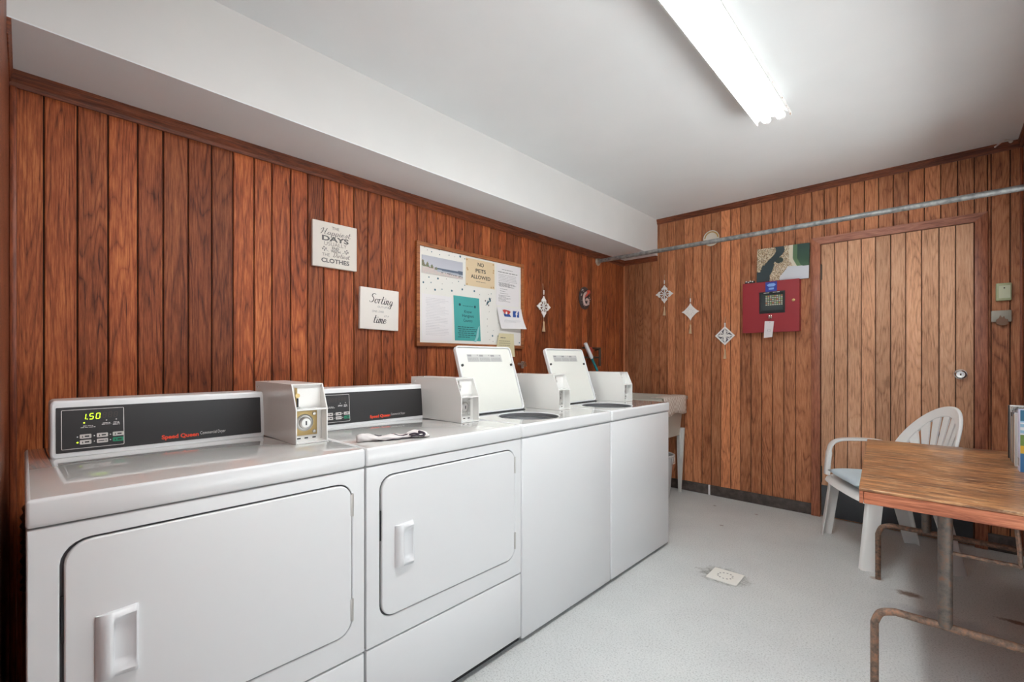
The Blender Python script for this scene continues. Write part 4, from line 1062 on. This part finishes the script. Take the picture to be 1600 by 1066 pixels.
# loose cord at the ceiling corner
q = MB(); q.tube(catmull([(.300, YB-.03, 2.437), (.270, YB-.10, 2.425), (.225, YB-.22, 2.36)], 5), .0045, 8); q.sphere((.300, YB-.03, 2.434), .010, 8)
tag(q.build('loose_wire', mat('white_wire', rgb(232, 226, 220), .5)), 'short white wire hanging from the ceiling in the right back corner', 'wire')

# hanging pipe across the room
t = thing('hanging_rail', 'long galvanised pipe rail running across the room in front of the back wall', 'rail', (XW, 3.536, 2.037))
MB().tube([(.012, 0, 0), (XR-XW-.002, 0, .002)], .0165, 16).build('pipe', GALV, t)
MB().lathe([(0, 0), (.040, 0), (.040, .004), (.024, .010), (.022, .024), (0, .024)], 24, (0, 0, 0), Matrix.Rotation(PI/2, 4, 'Y')).build('flange', mat('worn_flange', rgb(172, 160, 146), .5, metal=.4), t)

# ------------------------------------------------------------------ ceiling light
t = thing('ceiling_light', 'long two-tube fluorescent ceiling light with rust at its far end', 'light', (-.618, 2.60, ZC))
LL = 2.42
q = MB(); prof = [(-.078, -.082), (-.078, -.062), (-.060, -.030), (-.054, 0), (.054, 0), (.060, -.030), (.078, -.062), (.078, -.082), (.074, -.082), (.073, -.064), (.040, -.034), (.016, -.034), (.010, -.058), (-.010, -.058), (-.016, -.034), (-.040, -.034), (-.073, -.064), (-.074, -.082)]
A = [q.bm.verts.new((a, 0, b)) for a, b in prof]; Bq = [q.bm.verts.new((a, -LL, b)) for a, b in prof]; n = len(prof)
for i in range(n): q.bm.faces.new((A[i], A[(i+1) % n], Bq[(i+1) % n], Bq[i]))
q.bm.faces.new(A); q.bm.faces.new(list(reversed(Bq))); q.build('housing', LENSW, t, sharp=20)
for s_ in (-1, 1):
    tb = MB().tube([(s_*.032, -.014, -.066), (s_*.032, -LL, -.066)], .019, 16).build('tube', TUBEM, t)
    MB().tube([(s_*.032, .010, -.066), (s_*.032, .006, -.066), (s_*.032, -.014, -.066)], [.013, .0192, .0192], 16).build('end_cap', LENSW, tb)
q = MB(); rr = random.Random(1)
for i in range(16):
    y = -.02-rr.random()**2*.35; sx_ = rr.choice((-1, 1, 1)); q.sphere((sx_*.0768, y, -.074+rr.uniform(-.006, .006)), rr.uniform(.0025, .006), 6, (.35, 1.8, .8))
q.build('rust_spots', RUSTSPOT, t)

# ------------------------------------------------------------------ floor drain
t = thing('floor_drain_cover', 'square white plastic drain cover on the grey floor', 'drain cover', (-.831, 2.535, 0), math.radians(1))
q = MB(); q.prism(rrect(-.076, .076, -.074, .074, .007, 4), .0005, .006); q.build('cover', mat('drain_white', rgb(232, 230, 222), .5), t, bevel=.0015)
ik = Ink(.0064)
for i in range(12):
    a = 2*PI*i/12; ik.poly([(.036*math.cos(a+s_*.12)*r_, .036*math.sin(a+s_*.12)*r_) for s_, r_ in ((-1, .88), (1, .88), (1, 1.12), (-1, 1.12))])
ik.build('drain_holes', mat('drain_hole', rgb(150, 148, 144), .7), t, Matrix())

# ------------------------------------------------------------------ utility sink
SX0, SX1, SY0, SY1, SZ = XW+.03, -1.600, 3.34, 3.955, .835
t = thing('utility_sink', 'beige plastic laundry sink on metal legs in the corner beyond the washers', 'sink', ((SX0+SX1)/2, (SY0+SY1)/2, 0))
hx, hy = (SX1-SX0)/2, (SY1-SY0)/2
q = MB()
def loop(sx_, sy_, z, r=.03): return [q.bm.verts.new((a, b, z)) for a, b in rrect(-sx_, sx_, -sy_, sy_, r, 4)]
Ls = [loop(hx-.05, hy-.05, .50), loop(hx-.028, hy-.028, .79), loop(hx-.012, hy-.012, .80), loop(hx, hy, .812), loop(hx, hy, SZ), loop(hx-.008, hy-.008, SZ+.004), loop(hx-.035, hy-.035, SZ), loop(hx-.045, hy-.045, .80), loop(hx-.06, hy-.06, .53)]
for a, b in zip(Ls, Ls[1:]):
    for i in range(len(a)): q.bm.faces.new((a[i], a[(i+1) % len(a)], b[(i+1) % len(a)], b[i]))
q.bm.faces.new(Ls[0]); q.bm.faces.new(Ls[-1]); q.build('basin', SINKC, t, sharp=40)
for a in (-1, 1):
    for b in (-1, 1):
        q = MB(); x, y = a*(hx-.05), b*(hy-.05)
        q.hexa([(x-.008*a-.012, y-.008, 0), (x-.008*a+.012, y-.008, 0), (x-.008*a+.012, y+.008, 0), (x-.008*a-.012, y+.008, 0), (x-.034, y-.012, .56), (x+.034, y-.012, .56), (x+.034, y+.012, .56), (x-.034, y+.012, .56)])
        q.box(x-.004, x+.004, y-.03, y+.03, .30, .56); q.build('leg', GREYL, t, bevel=.002)
# towel over the front rim
q = MB(); G = []; NX, NS = 14, 18
path = [(-.10, SZ+.010), (-.03, SZ+.011), (.004, SZ+.012), (.016, SZ+.002), (.020, SZ-.03), (.021, SZ-.13)]
pc = catmull([(a, b, 0) for a, b in path], 3)
for i in range(NX+1):
    f = i/NX; row = []
    for j, p in enumerate(pc):
        wv = .004*math.sin(f*14+j*.3)*(j/len(pc)); row.append(q.bm.verts.new((SX1+p.x+wv, 3.42+.44*f+.006*math.sin(j*.8)*f, p.y-.012*math.sin(f*9)*(j/len(pc))**3)))
    G.append(row)
for i in range(NX):
    for j in range(len(pc)-1): q.bm.faces.new((G[i][j], G[i+1][j], G[i+1][j+1], G[i][j+1]))
TOW = mat('cream_check_towel', rgb(214, 200, 186), .9); k = N(TOW); tc = k.n('ShaderNodeTexCoord').outputs['Object']
br = k.n('ShaderNodeTexChecker'); br.inputs['Scale'].default_value = 45; k.l(tc, br.inputs['Vector']); br.inputs[1].default_value = rgb(220, 208, 196); br.inputs[2].default_value = rgb(198, 180, 164); k.l(br.outputs[0], k.b.inputs['Base Color'])
o = q.build('hand_towel', TOW, sharp=180); sm = o.modifiers.new('thick', 'SOLIDIFY'); sm.thickness = .004; sm.offset = 1
tag(o, 'cream checked towel draped over the front rim of the utility sink', 'towel')
# waste bin under the sink
t = thing('waste_bin', 'pale grey plastic bin standing under the utility sink', 'bin', (-1.74, 3.63, 0))
q = MB(); q.lathe([(0, .004), (.095, 0), (.105, .01), (.128, .30), (.136, .302), (.140, .345), (.146, .348), (.146, .362), (.138, .366), (.128, .36), (.10, .03), (0, .02)], 32); q.build('bucket', BINC, t)
q = MB(); q.tube([(.147, -.02, .35), (.150, -.015, .30), (.150, .015, .30), (.147, .02, .35)], .003, 6); q.build('handle', GREYL, t)

# ------------------------------------------------------------------ garden chair
CF = Vector((-.8787, -.4773, 0)); 
rz = math.atan2(-.8787, .4773)      # local -Y is the front
ch = thing('plastic_armchair', 'white plastic garden armchair with a fan-slatted back beside the door', 'chair', (-.2315, 3.487, 0))
# local frame: X' = sitter's left (s), Y' = backward; s axis=(-.4773,.8787), f axis=CF
CM = Matrix(((-.4773, .8787, 0, 0), (.8787, .4773, 0, 0), (0, 0, 1, 0), (0, 0, 0, 1)))   # (s, -f, z)
ch.rotation_euler = (0, 0, math.atan2(.8787, -.4773))
# rotation maps local x -> s axis; local y -> (-.8787,-.4773) = forward.  So local coords are (s, f, z)
def leg(nm, top, bot, wt, wb, bend):
    """L-section tapering leg; top/bot (s,f,z)"""
    q = MB(); T, B = Vector(top), Vector(bot); th = .006; n = 8; R = []
    for i in range(n+1):
        f = i/n; c = T.lerp(B, f)+Vector((0, 0, 0)); wd = wt+(wb-wt)*f
        ss, sf = bend
        prof = [(0, 0), (-ss*wd*.5, 0), (-ss*wd*.5, -sf*th), (-ss*th, -sf*th), (-ss*th, -sf*wd), (0, -sf*wd)]
        # rounded-ish outside corner
        prof = [(-ss*.008, 0), (-ss*wd*.55, 0), (-ss*wd*.55, -sf*th), (-ss*.010, -sf*(th+.002)), (-ss*th, -sf*.012), (-ss*th, -sf*wd), (0, -sf*wd), (0, -sf*.008)]
        R.append([q.bm.verts.new((c.x+a, c.y+b, c.z)) for a, b in prof])
    for A, Bk_ in zip(R, R[1:]):
        for j in range(len(A)): q.bm.faces.new((A[j], A[(j+1) % len(A)], Bk_[(j+1) % len(A)], Bk_[j]))
    q.bm.faces.new(R[0]); q.bm.faces.new(R[-1]); return q.build(nm, CHAIRP, ch, sharp=50)
leg('leg', (.262, .205, .395), (.285, .250, 0), .070, .066, (1, 1))
leg('leg', (-.262, .205, .395), (-.285, .250, 0), .070, .066, (-1, 1))
leg('leg', (.215, -.175, .395), (.228, -.262, 0), .085, .066, (1, -1))
leg('leg', (-.215, -.175, .395), (-.228, -.262, 0), .085, .066, (-1, -1))
# seat
q = MB(); NS_, NF = 14, 12; G0, G1 = [], []
for i in range(NF+1):
    f = i/NF; yf = -.215+.455*f; hw = .205+.055*f; r0, r1 = [], []
    for j in range(NS_+1):
        s = -1+2*j/NS_; dz = -.016*(1-s*s)*(.4+.6*math.sin(PI*f)); 
        if f > .8: dz -= .030*((f-.8)/.2)**2
        if abs(s) > .9: dz += .006
        yy = yf-(.02*(abs(s)**3) if f > .8 else 0)
        r0.append(q.bm.verts.new((s*hw, yy, .408+dz))); r1.append(q.bm.verts.new((s*hw*1.0, yy, .401+dz)))
    G0.append(r0); G1.append(r1)
for G in (G0, G1):
    for i in range(NF):
        for j in range(NS_): q.bm.faces.new((G[i][j], G[i][j+1], G[i+1][j+1], G[i+1][j]))
# skirt
per = [(0, j) for j in range(NS_+1)]+[(i, NS_) for i in range(1, NF+1)]+[(NF, j) for j in range(NS_-1, -1, -1)]+[(i, 0) for i in range(NF-1, 0, -1)]
sk = []
for (i, j) in per:
    v = G0[i][j]; c = v.co.copy(); c.z = .372-(.0 if i < NF else .012); c.x *= 1.03; c.y += (.008 if i == NF else 0); sk.append(q.bm.verts.new(c))
n = len(per)
for a in range(n):
    A_, B_ = per[a], per[(a+1) % n]; q.bm.faces.new((G0[A_[0]][A_[1]], G0[B_[0]][B_[1]], sk[(a+1) % n], sk[a]))
q.build('seat', CHAIRP, ch, sharp=60)
# backrest: fan of slats inside an arch rim, mapped on a curved reclined surface
def bmap(s, z, w): 
    f = -.205-.23*(z-.40)+1.35*s*s*(.9 if z > .5 else .6); return (s, f+w, z)
def bplate(q, P, w0=-.004, w1=.004):
    """P: list of quads rows [(left pts), (right pts)] as strips"""
    L, R = P; A = [[q.bm.verts.new(bmap(s, z, w)) for s, z in X] for X in (L, R) for w in (w0, w1)]
    l0, l1, r0, r1 = A; n = len(L)
    for i in range(n-1):
        for a in ((l1[i], l1[i+1], r1[i+1], r1[i]), (l0[i], r0[i], r0[i+1], l0[i+1]), (l0[i], l0[i+1], l1[i+1], l1[i]), (r0[i], r1[i], r1[i+1], r0[i+1])): q.bm.faces.new(a)
    q.bm.faces.new((l0[0], l1[0], r1[0], r0[0])); q.bm.faces.new((l0[-1], r0[-1], r1[-1], l1[-1]))
def arch(t, Wd, H, z0=.47): return (Wd*math.cos(t), z0+H*math.sin(t))
q = MB(); L, R = [], []
for i in range(41):
    t_ = -.06*PI+(1.12*PI)*i/40; L.append(arch(t_, .290, .410)); R.append(arch(t_, .236, .352))
bplate(q, (L, R), -.010, .008)
back = q.build('backrest', CHAIRP, ch, sharp=40, bevel=.004)
ns = 9
for i in range(ns):
    a0 = PI*(.085+.83*i/ns); a1 = a0+.83*PI/ns*.70
    q = MB(); L, R = [], []
    for j in range(7):
        f = j/6
        for X, a in ((L, a0), (R, a1)):
            e = arch(a, .242, .358); b = (.10*math.cos(a), .425+.02*math.sin(a)); X.append((b[0]+(e[0]-b[0])*f, b[1]+(e[1]-b[1])*f))
    bplate(q, (L, R), -.004, .004); q.build('slat', CHAIRP, back, sharp=40)
q = MB(); bplate(q, ([(-.20, .395), (-.10, .395), (0, .395), (.10, .395), (.20, .395)], [(-.20, .43), (-.10, .445), (0, .45), (.10, .445), (.20, .43)])); q.build('back_base', CHAIRP, back)
# arms
for s_ in (1, -1):
    C = catmull([(s_*.268, .215, .395), (s_*.272, .205, .50), (s_*.276, .190, .585), (s_*.280, .140, .622), (s_*.284, .04, .630), (s_*.286, -.06, .628), (s_*.288, -.125, .615)], 5)
    q = MB(); R = []
    for i, c in enumerate(C):
        d = C[min(i+1, len(C)-1)]-C[max(i-1, 0)]; d.normalize(); side = Vector((1, 0, 0)); nn = side.cross(d); nn.normalize(); hw = .024; th = .009+(.004 if i < 8 else 0)
        R.append([q.bm.verts.new(c+side*a*hw+nn*b*th) for a, b in ((-1, -.6), (-.7, -1), (.7, -1), (1, -.6), (1, .6), (.7, 1), (-.7, 1), (-1, .6))])
    for A, Bq in zip(R, R[1:]):
        for j in range(8): q.bm.faces.new((A[j], A[(j+1) % 8], Bq[(j+1) % 8], Bq[j]))
    q.bm.faces.new(R[0]); q.bm.faces.new(R[-1]); q.build('armrest', CHAIRP, ch, sharp=50)
# cushion
q = MB(); NU = 16; TB = []
for sgn in (1, -1):
    G = []
    for i in range(NU+1):
        row = []
        for j in range(NU+1):
            a, b = -1+2*i/NU, -1+2*j/NU; e = (1-abs(a)**5)*(1-abs(b)**5); pz = .022*e**.35*sgn+.003*math.sin(a*7+b*3)*e
            if abs(a) < .06 and abs(b) < .06: pz *= .5
            row.append(q.bm.verts.new((a*.205, .030+b*.205, .441+pz-.006*(1-a*a)+(-.008*max(0, b-.6)))))
        G.append(row)
    TB.append(G)
    for i in range(NU):
        for j in range(NU): q.bm.faces.new((G[i][j], G[i+1][j], G[i+1][j+1], G[i][j+1]))
o = q.build('seat_cushion', CUSH, sharp=180, merge=True)
o.location = ch.location; o.rotation_euler = ch.rotation_euler
tag(o, 'light blue square cushion on the seat of the white plastic armchair', 'cushion')

# ------------------------------------------------------------------ table
t = thing('folding_table', 'worn wooden table with rusty tube legs against the right wall', 'table', (0.05, 2.5, 0))
TZ = .720
def rel(x, y, z): return (x-.05, y-2.5, z)
q = MB(); P = [(-.200, 1.907), (.345, 1.900), (.345, 3.150), (-.290, 3.118)]
q.hexa([rel(x, y, TZ-.009) for x, y in P]+[rel(x, y, TZ) for x, y in P]); q.build('table_top', TTOP, t, bevel=.0015)
q = MB(); e = .020; P2 = [(-.199+.012, 1.909), (.345, 1.902), (.345, 1.902+e), (-.199+.012, 1.909+e)]
q.hexa([rel(x, y, TZ-.050) for x, y in P2]+[rel(x, y, TZ-.0095) for x, y in P2]); q.build('front_rail', TEDGE, t, bevel=.002)
q = MB(); P2 = [(-.199, 1.908), (-.188, 1.908), (-.279, 3.116), (-.290, 3.116)]
q.hexa([rel(x, y, TZ-.050) for x, y in P2]+[rel(x, y, TZ-.0095) for x, y in P2]); q.build('side_rail', OAK if False else TEDGE, t, bevel=.002)
q = MB(); P2 = [(-.279, 3.096), (.345, 3.126), (.345, 3.146), (-.279, 3.116)]
q.hexa([rel(x, y, TZ-.050) for x, y in P2]+[rel(x, y, TZ-.0095) for x, y in P2]); q.build('back_rail', TEDGE, t, bevel=.002)
q = MB(); P2 = [(-.185, 1.93), (.345, 1.93), (.345, 3.09), (-.27, 3.09)]
q.hexa([rel(x, y, TZ-.022) for x, y in P2]+[rel(x, y, TZ-.0095) for x, y in P2]); q.build('under_board', TEDGE, t)
for yy, x0, xp, in ((2.02, -.168, .010), (3.06, -.240, -.052)):
    x1 = .325; r = .0122; zb = .292; c = .055
    pts = [(x0, yy, 0), (x0, yy, zb-c), (x0+c*.3, yy, zb-c*.3), (x0+c, yy, zb), (x1-c, yy, zb), (x1-c*.3, yy, zb-c*.3), (x1, yy, zb-c), (x1, yy, 0)]
    P = [Vector(rel(*pts[0]))]+[Vector(rel(*pts[1]))]+catmull([rel(*p) for p in pts[1:4]], 5)[1:]+[Vector(rel(*pts[4]))]+catmull([rel(*p) for p in pts[4:7]], 5)[1:]+[Vector(rel(*pts[7]))]
    MB().tube(P, r, 14).build('foot_bar', BARM, t)
    MB().tube([rel(xp, yy, zb), rel(xp, yy, TZ-.022)], .0185, 18).build('post', RUST, t)
    P = [rel(xp+.016, yy, .532), rel(xp+.150, yy+.02, .528), rel(xp+.164, yy+.02, .540), rel(xp+.152, yy+.03, TZ-.022)]
    MB().tube(catmull(P, 4), .006, 8).build('brace', BARM, t)

# ------------------------------------------------------------------ books and frame on the table
t = thing('picture_frame', 'small picture frame with a beaded silver rim, standing behind the books on the table', 'picture frame', (.218, 2.93, TZ))
q = MB(); q.box(-.004, .128, -.002, .020, 0, .230, bev=.001); q.build('backboard', BLACKG, t)
q = MB(); FM = Matrix.Translation((0, -.0025, 0))@BACK
q.ring([(.0, 0), (.128, 0), (.128, .232), (0, .232)], [(.016, .016), (.112, .016), (.112, .216), (.016, .216)], 0, .010); q.xf(FM); rim = q.build('silver_rim', STEEL, t, bevel=.002)
q = MB()
for i in range(16): 
    for v in (.008, .224): q.sphere((.006+.116*i/15, v, .011), .0035, 6)
for i in range(26):
    for u in (.008, .120): q.sphere((u, .014+.205*i/25, .011), .0035, 6)
q.xf(FM); q.build('beading', CHROME, rim)
q = MB(); q.box(.016, .112, -.004, -.0022, .016, .216); q.build('photo', PAPER, t)
def book(label, x, y, w_, th, h, cover, spine_print=None, tilt=0):
    t = thing('book', label, 'book', (x, y, TZ), 0, 'books standing on the table'); t.rotation_euler = (tilt, 0, 0)
    q = MB(); q.box(.0, w_, -.0015+.0, .0012, 0, h); q.box(0, w_, th-.0012, th+.0015, 0, h); q.box(-.002, .002, -.0015, th+.0015, 0, h, bev=.0006); q.build('cover', cover, t)
    MB().box(.002, w_-.004, .0015, th-.0015, .003, h-.003).build('pages', PAPER, t)
    return t
bk = [('thin dark brown book beside the silver-rimmed frame', .100, .020, .205, mat('brown_cover', rgb(62, 48, 42), .5), 2.862),
      ('cream paperback between a dark brown and a grey book', .110, .012, .190, mat('cream_cover', rgb(196, 184, 160), .6), 2.836),
      ('grey hardback in the middle of the row on the table', .116, .030, .212, mat('grey_cover', rgb(112, 108, 110), .5), 2.790),
      ('tan spined book right behind the lavender one', .116, .022, .205, mat('tan_cover', rgb(150, 122, 96), .5), 2.752),
      ('white thin booklet among the books on the table', .112, .012, .214, mat('white_cover', rgb(220, 216, 214), .5), 2.725)]
for lb, w_, th, h, m_, y in bk: book(lb, .219, y, w_, th, h, m_)
t = book('tall lavender book with a blue landscape cover, nearest on the table', .221, 2.60, .118, .052, .236, mat('lavender_cover', rgb(196, 200, 222), .4))
def cov(u, v):
    if v > .82: return (50, 110, 140)
    if v > .6: return (150, 196, 220) if math.sin(v*70) > 0 else (230, 236, 240)
    if v > .42: return (110, 140, 70)
    if v > .3: return (220, 180, 60)
    return (60, 120, 170)
picture('cover_picture', t, BACK, .118, .236, 12, 40, cov, PRINT, .0022)
ik = Ink(.0); ik.q.bm.free()
q = MB(); q.box(-.0028, -.0021, .002, .050, .02, .05); q.build('spine_band', mat('spine_grey', rgb(150, 146, 150), .5), t)
bpy.context.view_layer.update()
